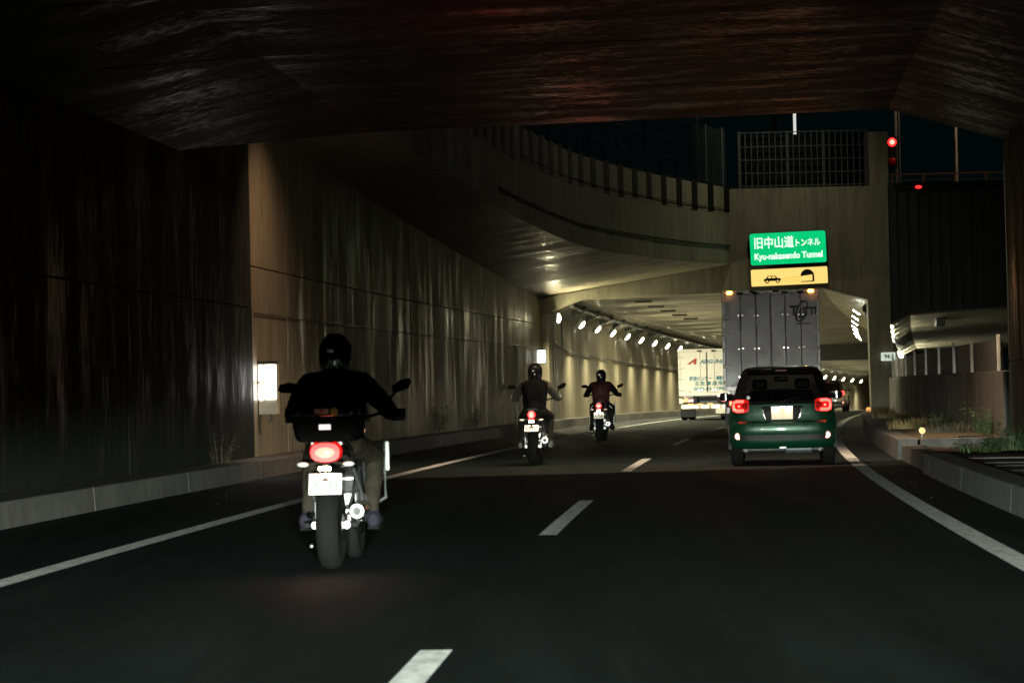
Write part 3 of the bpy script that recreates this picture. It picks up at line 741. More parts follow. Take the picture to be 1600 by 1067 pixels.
    if piping:
        for sx in (-1, 1):
            MB().tube([(lean*.6+sx*.07, .555, 1.40), (lean*.6+sx*.14, .55, 1.36), (sx*.20, .565, 1.27)], .011, 6).build('piping', 'white', e)
            MB().tube([(sx*.155, .40, .93), (sx*.205, .50, .84), (sx*.25, .60, .79)], .012, 6).build('piping', 'white', e)
            MB().tube([(sx*.285, .80, .72), (sx*.288, .66, .52), (sx*.288, .60, .42)], .009, 6).build('piping', 'white', e)
    if armband:
        for sx in (-1, 1): MB().box((sx*.405, .79, 1.14), (.035, .03, .07)).build('reflective_band', 'white', e, bevel=.01)
    if pack:
        MB().loft([[Vector((lean*.5+px_, y, z)) for px_, y in rr_] for z, rr_ in [(z, [(-w_, .46+q), (-w_*.8, .38+q), (w_*.8, .38+q), (w_, .46+q), (w_*.8, .54+q), (-w_*.8, .54+q)]) for z, w_, q in ((.99, .10, 0), (1.05, .15, -.02), (1.2, .16, 0), (1.33, .13, .05), (1.38, .08, .08))]]).build('backpack', pack, e, smooth=True, bevel=.02)
    return e

# ------------------------------------------------------------------ motorcycle
def wheel(e, c, R, wd, disc=True):
    c = Vector(c); pr = []
    for k in range(15):
        a = -pi*.62+2*pi*.62*k/14; pr.append((wd/2*sin(a)/sin(pi*.5)*.98 if abs(a) < pi/2 else wd/2*math.copysign(1, a)*.98*(1-.18*(abs(a)-pi/2)/(pi*.12)), R-wd*.42+wd*.42*cos(a)))
    rim = MB().lathe([(-wd*.36, R*.62), (-wd*.40, R*.72), (-wd*.3, R*.72), (-wd*.22, R*.66), (wd*.22, R*.66), (wd*.3, R*.72), (wd*.40, R*.72), (wd*.36, R*.62)], c, 'x', 28)
    rim.lathe([(-.06, .045), (.06, .045)], c, 'x', 12)
    for k in range(5):
        a = 2*pi*k/5
        for s in (-.12, .12): rim.tube([c+Vector((0, .04*cos(a+s), .04*sin(a+s))), c+Vector((0, R*.66*cos(a+s*.5), R*.66*sin(a+s*.5)))], .013, 6)
    rm = rim.build('wheel', 'black', e, smooth=True)
    MB().lathe(pr, c, 'x', 36).build('tyre', 'rubber', rm, smooth=True)
    if disc:
        for s in (-1, 1): MB().lathe([(s*(wd*.5+.005), .115), (s*(wd*.5+.010), .115)], c, 'x', 24).build('brake_disc', 'chrome', rm)
    return rm
def motorcycle(label, loc, rz, tail='wide', case=False, plate_txt='70-33', muffler=True, body='gblack', guards=True, plate_tilt=18):
    e = thing('motorcycle', label, 'motorcycle', loc, rz)
    wheel(e, (0, 0, .32), .32, .168); wheel(e, (0, 1.48, .31), .31, .12)
    m = MB()
    for s in (-1, 1): m.tube([(s*.115, -.02, .32), (s*.115, .25, .34), (s*.08, .52, .42)], [.028, .034, .04], 8)
    m.box((0, .40, .38), (.2, .08, .07)); m.build('swingarm', 'alu', e, smooth=True)
    m = MB(); m.box((0, .72, .42), (.30, .42, .26)); m.box((0, .82, .60), (.24, .24, .22), Matrix.Rotation(radians(25), 3, 'X'))
    for s in (-1, 1): m.lathe([(s*.15, .11), (s*.2, .10), (s*.21, .06)], (0, .62, .42), 'x', 18)
    m.build('engine', 'alu', e, smooth=True, bevel=.03)
    m = MB()
    for s in (-1, 1): m.tube([(s*.10, .46, .44), (s*.14, .52, .72), (s*.12, .95, .84), (s*.05, 1.22, .92)], .028, 8); m.tube([(s*.12, .55, .74), (s*.1, .1, .84), (s*.08, -.10, .90)], .018, 8); m.tube([(s*.13, .95, .82), (s*.16, .98, .5), (s*.14, .8, .3)], .02, 8)
    m.build('frame', 'black', e, smooth=True)
    def rr(y, z, w_, h_, n=14, p=2.6): return [Vector((math.copysign(abs(cos(2*pi*k/n))**(2/p), cos(2*pi*k/n))*w_, y, z+math.copysign(abs(sin(2*pi*k/n))**(2/p), sin(2*pi*k/n))*h_)) for k in range(n)]
    MB().loft([rr(.58, .90, .10, .05), rr(.66, .93, .15, .10), rr(.82, .97, .17, .13), rr(.98, .98, .16, .12), rr(1.10, .96, .10, .08)]).build('tank', body, e, smooth=True)
    MB().loft([rr(-.10, .93, .09, .025), rr(.05, .90, .13, .04), rr(.25, .86, .14, .045), rr(.45, .84, .13, .05), rr(.62, .87, .09, .04)]).build('seat', 'black', e, smooth=True)
    MB().loft([rr(-.26, .90, .05, .03), rr(-.20, .885, .10, .055), rr(0, .85, .14, .06), rr(.25, .80, .15, .07), rr(.5, .78, .12, .06)]).build('tail_cowl', body, e, smooth=True)
    m = MB(); m.loft([[Vector((x, y, z+dz)) for x, dz in ((-.10, -.02), (-.07, .012), (.07, .012), (.10, -.02))] for y, z in ((.33, .69), (.15, .72), (-.06, .71), (-.22, .63))], False, False)
    m.build('mudguard', 'black', e, smooth=True)
    # plate hanger, plate, tail lamp, indicators
    R = Matrix.Rotation(radians(-plate_tilt), 3, 'X'); pc = Vector((0, -.30, .625))
    m = MB(); m.tube([(0, -.15, .82), (0, -.24, .74), (0, -.285, .64)], .035, 8); m.box(pc+Vector((0, .012, 0)), (.2, .012, .15), R); m.build('plate_hanger', 'black', e)
    pl = MB().box(pc, (.235, .006, .155), R).build('number_plate', 'plate', e, bevel=.006)
    text('lettering', plate_txt, .085, 'digit', pl, pc+R @ Vector((0, -.0045, -.022)), (pi/2-radians(plate_tilt), 0, 0), .19, .003, .001)
    MB().box((0, -.315, .735), (.085, .03, .03)).build('plate_lamp', 'plate_lamp', e, bevel=.008)
    if tail == 'wide':
        tl = MB().loft([rr(-.275, .850, .105, .068), rr(-.22, .855, .12, .078), rr(-.16, .86, .10, .06)]).build('tail_lamp', 'red_lens', e, smooth=True)
        MB().ball((0, -.285, .848), (.072, .022, .038), 16, 8).build('lamp_core', 'red_core', tl, smooth=True)
    else:
        tl = MB().loft([rr(-.275, .85, .055, .062), rr(-.22, .855, .075, .07), rr(-.16, .86, .07, .05)]).build('tail_lamp', 'red_lens', e, smooth=True)
        MB().ball((0, -.285, .85), (.036, .022, .045) if tail == 'tall' else (.06, .022, .025), 14, 8).build('lamp_core', 'red_core', tl, smooth=True)
        MB().box((0, -.29, .765), (.11, .012, .02)).build('lower_reflector', 'red_dim', tl)
    for s in (-1, 1):
        i_ = MB().tube([(s*.04, -.2, .78), (s*.14, -.24, .765)], .010, 6).build('indicator', 'black', e)
        MB().ball((s*.165, -.25, .765), (.042, .03, .018), 10, 6).build('lens', 'white', i_, smooth=True)
    # exhaust on the offside
    if muffler:
        m = MB().lathe([(-.20, .052), (-.19, .062), (.0, .066), (.22, .055), (.26, .03)], (.20, .10, .42), 'y', 18); m.build('muffler', 'chrome', e, smooth=True)
        MB().lathe([(-.203, .03), (-.198, .03)], (.20, .10, .42), 'y', 14).build('muffler_tip', 'black', e)
        MB().tube([(.2, .34, .41), (.17, .5, .34), (.12, .8, .24), (.08, 1.05, .34), (.06, 1.06, .5)], .024, 8).build('exhaust_pipe', 'chrome', e, smooth=True)
    for s in (-1, 1):
        MB().tube([(s*.12, .62, .34), (s*.29, .63, .315)], .013, 6).build('footpeg', 'chrome', e)
        MB().box((s*.17, .52, .40), (.02, .12, .16)).build('heel_guard', 'chrome', e, bevel=.008)
        MB().tube([(s*.10, 1.48, .31), (s*.10, 1.30, .78), (s*.10, 1.20, 1.02)], [.03, .03, .024], 8).build('fork_leg', 'alu', e, smooth=True)
    MB().tube([(-.40, 1.03, 1.10), (-.25, 1.10, 1.11), (-.1, 1.18, 1.07), (.1, 1.18, 1.07), (.25, 1.10, 1.11), (.40, 1.03, 1.10)], .013, 8).build('handlebar', 'black', e, smooth=True)
    for s in (-1, 1):
        MB().tube([(s*.31, 1.065, 1.105), (s*.42, 1.02, 1.10)], .019, 8).build('grip', 'rubber', e, smooth=True)
        mi = MB().tube([(s*.24, 1.11, 1.11), (s*.33, 1.10, 1.21), (s*.40, 1.07, 1.29)], .010, 6).build('mirror', 'black', e, smooth=True)
        Rm = Matrix.Rotation(s*radians(-12), 3, 'Y')
        MB().loft([[Vector((s*.43, 1.05+dy, 1.315))+Rm @ Vector((k_*qx, 0, k_*qz)) for qx, qz in ((-.075, -.03), (-.05, -.045), (.05, -.03), (.08, .01), (.075, .045), (.0, .045), (-.07, .015))] for dy, k_ in ((-.014, .96), (-.004, 1.0), (.02, .7))]).build('mirror_head', 'jacket_black', mi, smooth=True)
        if guards:
            MB().loft([[Vector((s*(.34+.12*t), 1.12-.10*t*t+.03, 1.10+z)) for t in frange(0, 1, 4)] for z in (-.05, 0, .045)], False, False).build('hand_guard', 'black', e, smooth=True)
    m = MB().ball((0, 1.32, .98), (.10, .09, .10), 14, 8); m.build('headlight', 'black', e, smooth=True)
    MB().lathe([(.06, .08), (.085, .075)], (0, 1.33, .98), 'y', 16).build('headlight_lens', 'head_lamp', e)
    if guards:
        MB().loft([[Vector((x, 1.30-.10*zz-.6*x*x, 1.05+.28*zz)) for x in frange(-.16+.03*zz, .16-.03*zz, 6)] for zz in (0, .5, 1)], False, False).build('windscreen', glass('bike_screen', (.25, .27, .26)), e, smooth=True)
        for s in (-1, 1): MB().tube([(s*.10, .9, .36), (s*.30, 1.0, .48), (s*.29, 1.04, .70), (s*.30, 1.06, .90)], .014, 8).build('crash_bar', 'black' if s < 0 else 'dsteel', e, smooth=True)
        MB().box((.315, 1.03, .79), (.028, .03, .22)).build('bar_cover', 'white', e, bevel=.01)
        for s in (-1, 1): MB().loft([rr(.95, .86, .02, .07), rr(1.05, .88, .035, .12), rr(1.2, .9, .02, .09)]).build('side_cowl', 'red_dim', e, smooth=True)
    if case:
        tc = MB().loft([[Vector((x*kx, y, z)) for x, y in ((-.24, -.20), (-.20, -.25), (.20, -.25), (.24, -.20), (.24, .08), (.18, .14), (-.18, .14), (-.24, .08))] for z, kx in ((.925, .82), (.95, .93), (1.05, 1.0), (1.10, 1.0))]).build('top_case', 'jacket_black', e, smooth=True, bevel=.012)
        MB().loft([[Vector((x*kx, y*ky-.05, z)) for x, y in ((-.24, -.16), (-.20, -.21), (.20, -.21), (.24, -.16), (.24, .13), (.18, .19), (-.18, .19), (-.24, .13))] for z, kx, ky in ((1.105, 1.0, 1.0), (1.16, 1.0, 1.0), (1.215, .92, .93), (1.24, .78, .8))]).build('lid', 'gblack', tc, smooth=True, bevel=.012)
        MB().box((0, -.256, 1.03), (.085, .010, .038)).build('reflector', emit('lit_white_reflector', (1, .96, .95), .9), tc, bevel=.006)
        MB().box((-.02, -.262, 1.145), (.10, .004, .035)).build('flag_sticker', plain('sticker_white', (.5, .48, .42), .5), tc)
        MB().lathe([(-.268, .012), (-.264, .012)], (-.02, 0, 1.145), 'y', 10).build('sticker_dot', plain('sticker_red', (.5, .02, .02), .5), tc)
        MB().lathe([(-.268, .03), (-.262, .03)], (.07, 0, 1.142), 'y', 14).build('round_sticker', plain('sticker_yellow', (.42, .30, .04), .5), tc)
        MB().box((0, -.05, .91), (.22, .24, .02)).build('carrier', 'alu', tc)
    spot('tail_light', (0, -.33, .86), (0, -30, 5.6), 45, (1, .03, .03), 22, 1., .05, e)
    # shock, chain, calliper, stand and rack tubes
    m = MB()
    for k in range(7): m.tube([Vector((.0+.035*cos(a), .36+.035*sin(a), .46+.04*k+.04*a/(2*pi))) for a in frange(0, 2*pi, 10)], .007, 5)
    m.build('shock_spring', 'red_dim', e)
    MB().tube([(-.10, -.0, .40), (-.10, .5, .44)], .012, 6).build('chain_run', 'steel', e)
    MB().box((.125, .10, .36), (.03, .09, .07)).build('brake_calliper', 'alu', e, bevel=.01)
    MB().tube([(.155, .02, .32), (.19, .02, .32)], .028, 10).build('axle_nut', 'chrome', e)
    MB().tube([(-.155, .02, .32), (-.19, .02, .32)], .028, 10).build('axle_nut', 'chrome', e)
    for s in (-1, 1):
        MB().tube([(s*.13, .36, .72), (s*.18, .45, .52), (s*.17, .55, .40)], .011, 6).build('peg_bracket', 'alu', e, smooth=True)
        MB().ball((s*.20, .40, .38), (.03, .05, .03), 8, 6).build('passenger_peg', 'chrome', e, smooth=True)
    MB().tube([(-.14, .55, .26), (-.18, .36, .18), (-.17, .2, .16)], .012, 6).build('side_stand', 'chrome', e, smooth=True)
    spot('head_beam', (0, 1.45, .98), (0, 40, .55), 3000, (1, .95, .85), 44, 1., .05, e).scale = (1, .15, 1)
    return e
MT['jacket_black'] = plain('black_jacket', (.0035, .004, .004), .85, spec=.06, scale=20); MT['khaki'] = plain('khaki_trousers', (.020, .017, .012), .9, spec=.08, scale=16)
MT['shoe'] = plain('grey_violet_shoe', (.012, .011, .017), .9, spec=.1); MT['grey_sleeve'] = plain('grey_sleeve', (.05, .048, .038), .7, scale=16)
MT['dark_trousers'] = plain('dark_trousers', (.010, .010, .008), .9, spec=.1, scale=16); MT['camo'] = plain('mottled_boot', (.05, .05, .04), .7, var=.6, scale=40)
MT['redlit_jacket'] = plain('black_jacket_red_light', (.035, .006, .007), .6, scale=16)  # red light on a black jacket's back, put into its colour

def rpos(u, d, z=0): p = PIX(u, 600, d); return Vector((p.x, d, z))
b1 = PIX(519, 890, 22.2); b1.z = 0
motorcycle('touring motorcycle with a black top box and white number plate', b1, -HEAD(22), 'wide', True)
rider('person in black jacket and khaki trousers riding the bike with the top box', b1, -HEAD(22), 'jacket_black', 'jacket_black', 'khaki', 'shoe', .014, lean=-.03, tight=1.06, armband=True)
b2 = PIX(834, 727, 51.4); b2.z = 0
motorcycle('dark motorcycle with a tall narrow tail lamp and no top box', b2, -HEAD(51), 'tall', False, '53-07', plate_tilt=48, guards=False)
rider('person with grey sleeves and mottled boots riding a dark motorcycle', b2, -HEAD(51), 'jacket_black', 'grey_sleeve', 'dark_trousers', 'camo', .018, pack='jacket_black', armband=True)
b3 = PIX(938, 690, 73); b3.z = 0
motorcycle('motorcycle with a low wide tail lamp and round muffler ahead of the others', b3, -HEAD(73), 'low', False, '41-28', guards=True)
rider('person in black red-lit jacket with white piping on a motorcycle', b3, -HEAD(73), 'redlit_jacket', 'jacket_black', 'dark_trousers', 'jacket_black', .02, piping=True, tight=1.04)

# ------------------------------------------------------------------ hatchback
def hatchback(label, loc, rz, paint, group=None, beam=True):
    e = thing('car', label, 'car', loc, rz)
    #      z, half width, rear y, front y
    prof = [(.26, .76, .10, 3.52), (.29, .80, .05, 3.60), (.37, .825, .015, 3.64), (.40, .828, .012, 3.645), (.475, .832, .0, 3.65), (.50, .835, -.012, 3.65), (.58, .84, -.018, 3.64), (.66, .84, .0, 3.62), (.69, .84, .045, 3.60),
            (.72, .838, .052, 3.58), (.80, .828, .058, 3.52), (.89, .812, .066, 3.40), (.95, .795, .075, 3.0), (1.0, .775, .09, 2.74), (1.06, .758, .11, 2.60), (1.18, .718, .155, 2.36), (1.30, .678, .20, 2.13), (1.41, .638, .245, 1.92), (1.46, .612, .255, 1.78), (1.50, .58, .20, 1.64)]
    tr = [-1, -.985, -.95, -.88, -.78, -.66, -.5, -.3, -.1, .1, .3, .5, .66, .78, .88, .95, .985, 1]
    sd = [.06, .14, .22, .34, .36, .5, .64, .66, .78, .86, .93]
    def ry(t, y): a = abs(t); return y+.07*a*a+.15*max(0, (a-.6)/.4)**3
    rings = []
    for z, hw, yr, yf in prof:
        r = [Vector((t*hw, ry(t, yr), z)) for t in tr]
        y0 = ry(1, yr); y1 = yf-.25
        r += [Vector((hw*(1+.006*sin(pi*q)), y0+(y1-y0)*q, z)) for q in sd]
        r += [Vector((t*hw, yf-.25*abs(t)**3, z)) for t in (1, .93, .8, .5, 0, -.5, -.8, -.93, -1)]
        r += [Vector((-hw*(1+.006*sin(pi*q)), y0+(y1-y0)*q, z)) for q in reversed(sd)]
        rings.append(r)
    top = rings[-1]; cx = Vector((0, sum(p.y for p in top)/len(top), 0))
    for k, zz in ((.93, 1.523), (.75, 1.54), (.4, 1.55), (.02, 1.553)): rings.append([Vector((p.x*k, cx.y+(p.y-cx.y)*k, zz)) for p in top])
    n = len(rings[0]); nr = len(tr); ns = len(sd)
    v = [p for r in rings for p in r]; bf, gf_, wf, sf_ = [], [], [], []
    tgt = {'body': [], 'rear': [], 'front': [], 'side': []}
    for i in range(len(rings)-1):
        z = .5*(rings[i][0].z+rings[i+1][0].z)
        for k in range(n):
            q = (i*n+k, i*n+(k+1) % n, (i+1)*n+(k+1) % n, (i+1)*n+k); key = 'body'
            if 1.0 < z < 1.41 and i < len(prof)-1:
                if 4 <= k <= nr-6: key = 'rear'
                elif nr+ns < k < nr+ns+7: key = 'front'
                elif nr+1 <= k <= nr+ns-4 and (k-nr) not in (3, 6): key = 'side'
                elif k >= nr+ns+9+2 and (k-(nr+ns+9)) not in (3, 6) and k < n-2: key = 'side'
            tgt[key].append(q)
    def sub(faces, name, mat, parent=e):
        ids = sorted({i for f in faces for i in f}); mp = {a: b for b, a in enumerate(ids)}; m = MB(); m.v = [tuple(v[i]) for i in ids]; m.f = [tuple(mp[i] for i in f) for f in faces]
        return m.build(name, mat, parent, smooth=True)
    nb = [q for q in tgt['body'] if q[0]//n < 12]; body = sub(nb, 'body', paint)
    sub([q for q in tgt['body'] if q[0]//n >= 12], 'roof', 'gblack')
    sub(tgt['rear'], 'rear_window', glass('rear_glass', (.33, .36, .35))); sub(tgt['front'], 'windscreen', glass('front_glass', (.75, .8, .78))); sub(tgt['side'], 'side_window', glass('side_glass', (.3, .33, .32)))
    def at(x, z, off=0.):
        a = [p for p in prof if p[0] <= z][-1]; b = [p for p in prof if p[0] > z][0]; f = (z-a[0])/(b[0]-a[0]); hw = a[1]+(b[1]-a[1])*f; yr = a[2]+(b[2]-a[2])*f
        return Vector((x, ry(max(-1, min(1, x/hw)), yr)-off, z))
    def skin(name, x0, x1, z0, z1, mat, off, parent=e, nx=8, nz=4, thick=.03, shape=None):
        m = MB(); A = []
        for j in range(nz+1):
            row = []
            for i in range(nx+1):
                u, w_ = i/nx, j/nz; x, z = x0+(x1-x0)*u, z0+(z1-z0)*w_
                if shape: x, z = shape(u, w_, x, z)
                row.append(at(x, z, off))
            A.append(row)
        m.loft([r+[p+Vector((0, thick, 0)) for p in reversed(r)] for r in A]); return m.build(name, mat, parent, smooth=True)
    # black frame round the rear glass, spoiler lip, wiper
    skin('window_band', -.60, .60, .955, 1.005, 'gblack', .006); skin('window_header', -.47, .47, 1.405, 1.455, 'gblack', .006)
    MB().loft([[Vector((x, .25-.09*t+.10*abs(x)**2, 1.485+.02*t-.06*abs(x)**2)) for x in frange(-.55, .55, 10)] for t in (0, .5, 1)], False, False).build('spoiler', 'gblack', e, smooth=True)
    MB().box((0, .155, 1.475), (.18, .02, .014)).build('brake_lamp', 'red_dim', e, bevel=.004)
    MB().tube([at(0, 1.0, .02), at(.16, 1.03, .02), at(.32, 1.05, .02)], .008, 6).build('wiper', 'black', e)
    # tail lamps: red lens with a bright C
    for s in (-1, 1):
        tl = skin('tail_lamp', s*.515, s*.775, .83, 1.035, 'red_lens_car', .012, nx=8, nz=8, shape=lambda u, w_, x, z: (x, .9325+(z-.9325)*(1-.28*max(0, abs(2*u-1)-.55)**1.5/.3)))
        cpts = [(.60, 1.0), (.70, 1.005), (.745, .985), (.755, .93), (.745, .875), (.70, .858), (.60, .862)]
        MB().tube([at(s*x, z, .022) for x, z in cpts], .023, 8).build('light_ring', 'red_core_car', tl, smooth=True)
        skin('inner_lens', s*.53, s*.62, .875, .985, 'red_dim', .02, tl, 3, 3)
        MB().ball(at(s*.67, .93, .02), (.016, .01, .016), 10, 6).build('bulb', 'red_core', tl)
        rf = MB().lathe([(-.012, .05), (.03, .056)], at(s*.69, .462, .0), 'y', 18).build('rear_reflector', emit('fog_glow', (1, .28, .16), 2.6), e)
        MB().lathe([(-.006, .064), (.03, .07)], at(s*.69, .462, 0), 'y', 18).build('reflector_bezel', 'black', rf)
        # door mirror
        mi = MB().loft([[Vector((s*(.77+.0*t), 2.28+dy, 1.07+dz)) for dy, dz in ((-.04, -.03), (.05, -.03), (.05, .03), (-.04, .03))]+[] for t in (0,)]+[[Vector((s*x, 2.26+dy*k_, 1.075+dz*k_)) for dy, dz in ((-.06, -.06), (.06, -.05), (.06, .05), (-.06, .06))] for x, k_ in ((.82, .9), (.90, 1.15), (.975, 1.0), (1.0, .6))]).build('door_mirror', 'gblack', e, smooth=True, bevel=.02)
        for y, nm in ((.62, 'wheel'), (2.98, 'wheel')):
            wpr = MB().lathe([(-.09, .17), (-.07, .2), (.07, .2), (.085, .17), (.085, .03)], (s*.715, y, .285), 'x', 22).build(nm, 'alu', e, smooth=True)
            MB().lathe([(-.095, .19), (-.10, .24), (-.085, .275), (-.05, .285), (.05, .285), (.085, .275), (.10, .24), (.095, .19)], (s*.715, y, .285), 'x', 28).build('tyre', 'rubber', wpr, smooth=True)
            MB().loft([[Vector((s*(.80 if q == 0 else .848), y+r_*cos(a), .29+r_*sin(a))) for a in frange(radians(-5), radians(185), 16)] for r_, q in ((.31, 0), (.315, 1), (.36, 1), (.37, 0))], False, False).build('wheel_arch', 'black', e, smooth=True)
        MB().tube([(s*.56, .25, .22), (s*.6, .25, .26)], .03, 8).build('tow_hook', 'steel', e)
    # number plate recess, plate, lamps, emblem, handle trim
    skin('plate_recess', -.325, .325, .70, .915, 'gblack', .004, shape=lambda u, w_, x, z: (x*(.82+.18*w_), z))
    MB().tube([at(x, .915, .02) for x in frange(-.30, .30, 8)], .010, 6).build('chrome_trim', 'chrome', e, smooth=True)
    for s in (-1, 1): MB().tube([at(s*.30, .875, .015), at(s*.29, .80, .015), at(s*.25, .72, .015)], .007, 6).build('recess_trim', 'chrome', e, smooth=True)
    pl = MB().box(at(0, .798, .022), (.335, .008, .17)).build('number_plate', 'plate_y', e, bevel=.006)
    for s in (-1, 1): MB().box(at(s*.11, .891, .055), (.075, .03, .014)).build('plate_lamp', 'plate_lamp', e)
    MB().box(at(0, .905, .045), (.34, .03, .02)).build('plate_light_bar', 'gblack', e, bevel=.006)
    em = MB().tube([at(.045*cos(a), .955+.03*sin(a), .016) for a in frange(0, 2*pi, 18)], .006, 6, False).build('emblem', 'chrome', e, smooth=True)
    em2 = MB().tube([at(.018*cos(a), .957+.026*sin(a), .018) for a in frange(0, 2*pi, 14)], .005, 6, False); em2.tube([at(x, .968-.3*abs(x)**1.6*4, .018) for x in frange(-.035, .035, 6)], .005, 6); em2.build('emblem_inner', 'chrome', em, smooth=True)
    skin('bumper_insert', -.74, .74, .392, .475, 'black', .010, nx=16, nz=2)
    MB().loft([[at(x, z, .003) for x in frange(-.56, .56, 14)] for z in (.66, .672)], False, False).build('tailgate_seam', 'black', e)
    skin('tailgate_crease', -.50, .50, .615, .645, paint, .012, nx=12, nz=2)
    # underbody
    MB().box((0, 1.9, .25), (1.36, 3.1, .1)).build('underbody', 'black', e, bevel=.03)
    MB().tube([(-.6, .55, .25), (.6, .55, .25)], .035, 8).build('axle_beam', 'black', e, smooth=True)
    MB().lathe([(-.22, .05), (-.2, .075), (.2, .075), (.22, .05)], (.25, .32, .245), 'x', 12).build('muffler', 'dsteel', e, smooth=True)
    MB().box((0, .06, .275), (.10, .012, .02)).build('lower_label', 'white', e)
    # interior: seats, head rests, dash
    for s in (-1, 1):
        se = MB().loft([[Vector((s*.34+x, 1.25+.20*t, .55+.62*t)) for x in (-.2*(1-.25*t), .2*(1-.25*t))]+[Vector((s*.34+x, 1.36+.18*t, .55+.62*t)) for x in (.2*(1-.25*t), -.2*(1-.25*t))] for t in (0, .5, 1)]).build('seat', 'black', e, smooth=True, bevel=.03)
        MB().box((s*.34, 1.50, 1.265), (.24, .1, .17)).build('head_rest', 'black', se, bevel=.04)
    MB().box((0, .75, .78), (1.2, .16, .5)).build('rear_seat', 'black', e, bevel=.04)
    MB().box((0, 2.35, .86), (1.36, .4, .2)).build('dashboard', 'black', e, bevel=.05)
    MB().box((0, 2.02, 1.33), (.22, .02, .06)).build('rear_view_mirror', 'black', e, bevel=.01)
    MB().ball((-.13*0-.52, .12, 1.06), (.03, .004, .03), 10, 6).build('sticker', 'white', e)
    for s in (-1, 1):
        MB().ball((s*.62, 3.46, .72), (.12, .10, .08), 12, 8).build('headlight', 'head_lamp', e, smooth=True)
        if beam: spot('head_beam', (s*.62, 3.62, .70), (s*.62, 28, .85), 900, (1, .94, .82), 60, 1., .06, e).scale = (1, .3, 1)
    return e
def paint(name, c, metal=.35):
    m, nt, b = new_mat(name)
    b.inputs['Base Color'].default_value = (*c, 1); b.inputs['Metallic'].default_value = metal; b.inputs['Roughness'].default_value = .3
    b.inputs['Coat Weight'].default_value = 1.; b.inputs['Coat Roughness'].default_value = .04
    pos = node(nt, 'ShaderNodeTexCoord').outputs['Object']; f = noise(nt, pos, 5, 5); nt.links.new(ramp(nt, f, [(.3, .24), (.7, .4)]), b.inputs['Roughness'])
    return m
MT['green_paint'] = paint('dark_green_paint', (.0025, .036, .017)); MT['silver_paint'] = paint('silver_paint', (.35, .35, .36), .6)
cp = PIX(1224, 727, 47.9); cp.z = 0
hatchback('dark green hatchback with glowing square tail lamps behind the grey truck', cp, -HEAD(50), 'green_paint')
fp = P(-.42, 152, RZ(152))
hatchback('distant silver car with red tail lamps beyond the green hatchback', fp, -HEAD(152), 'silver_paint', beam=False)

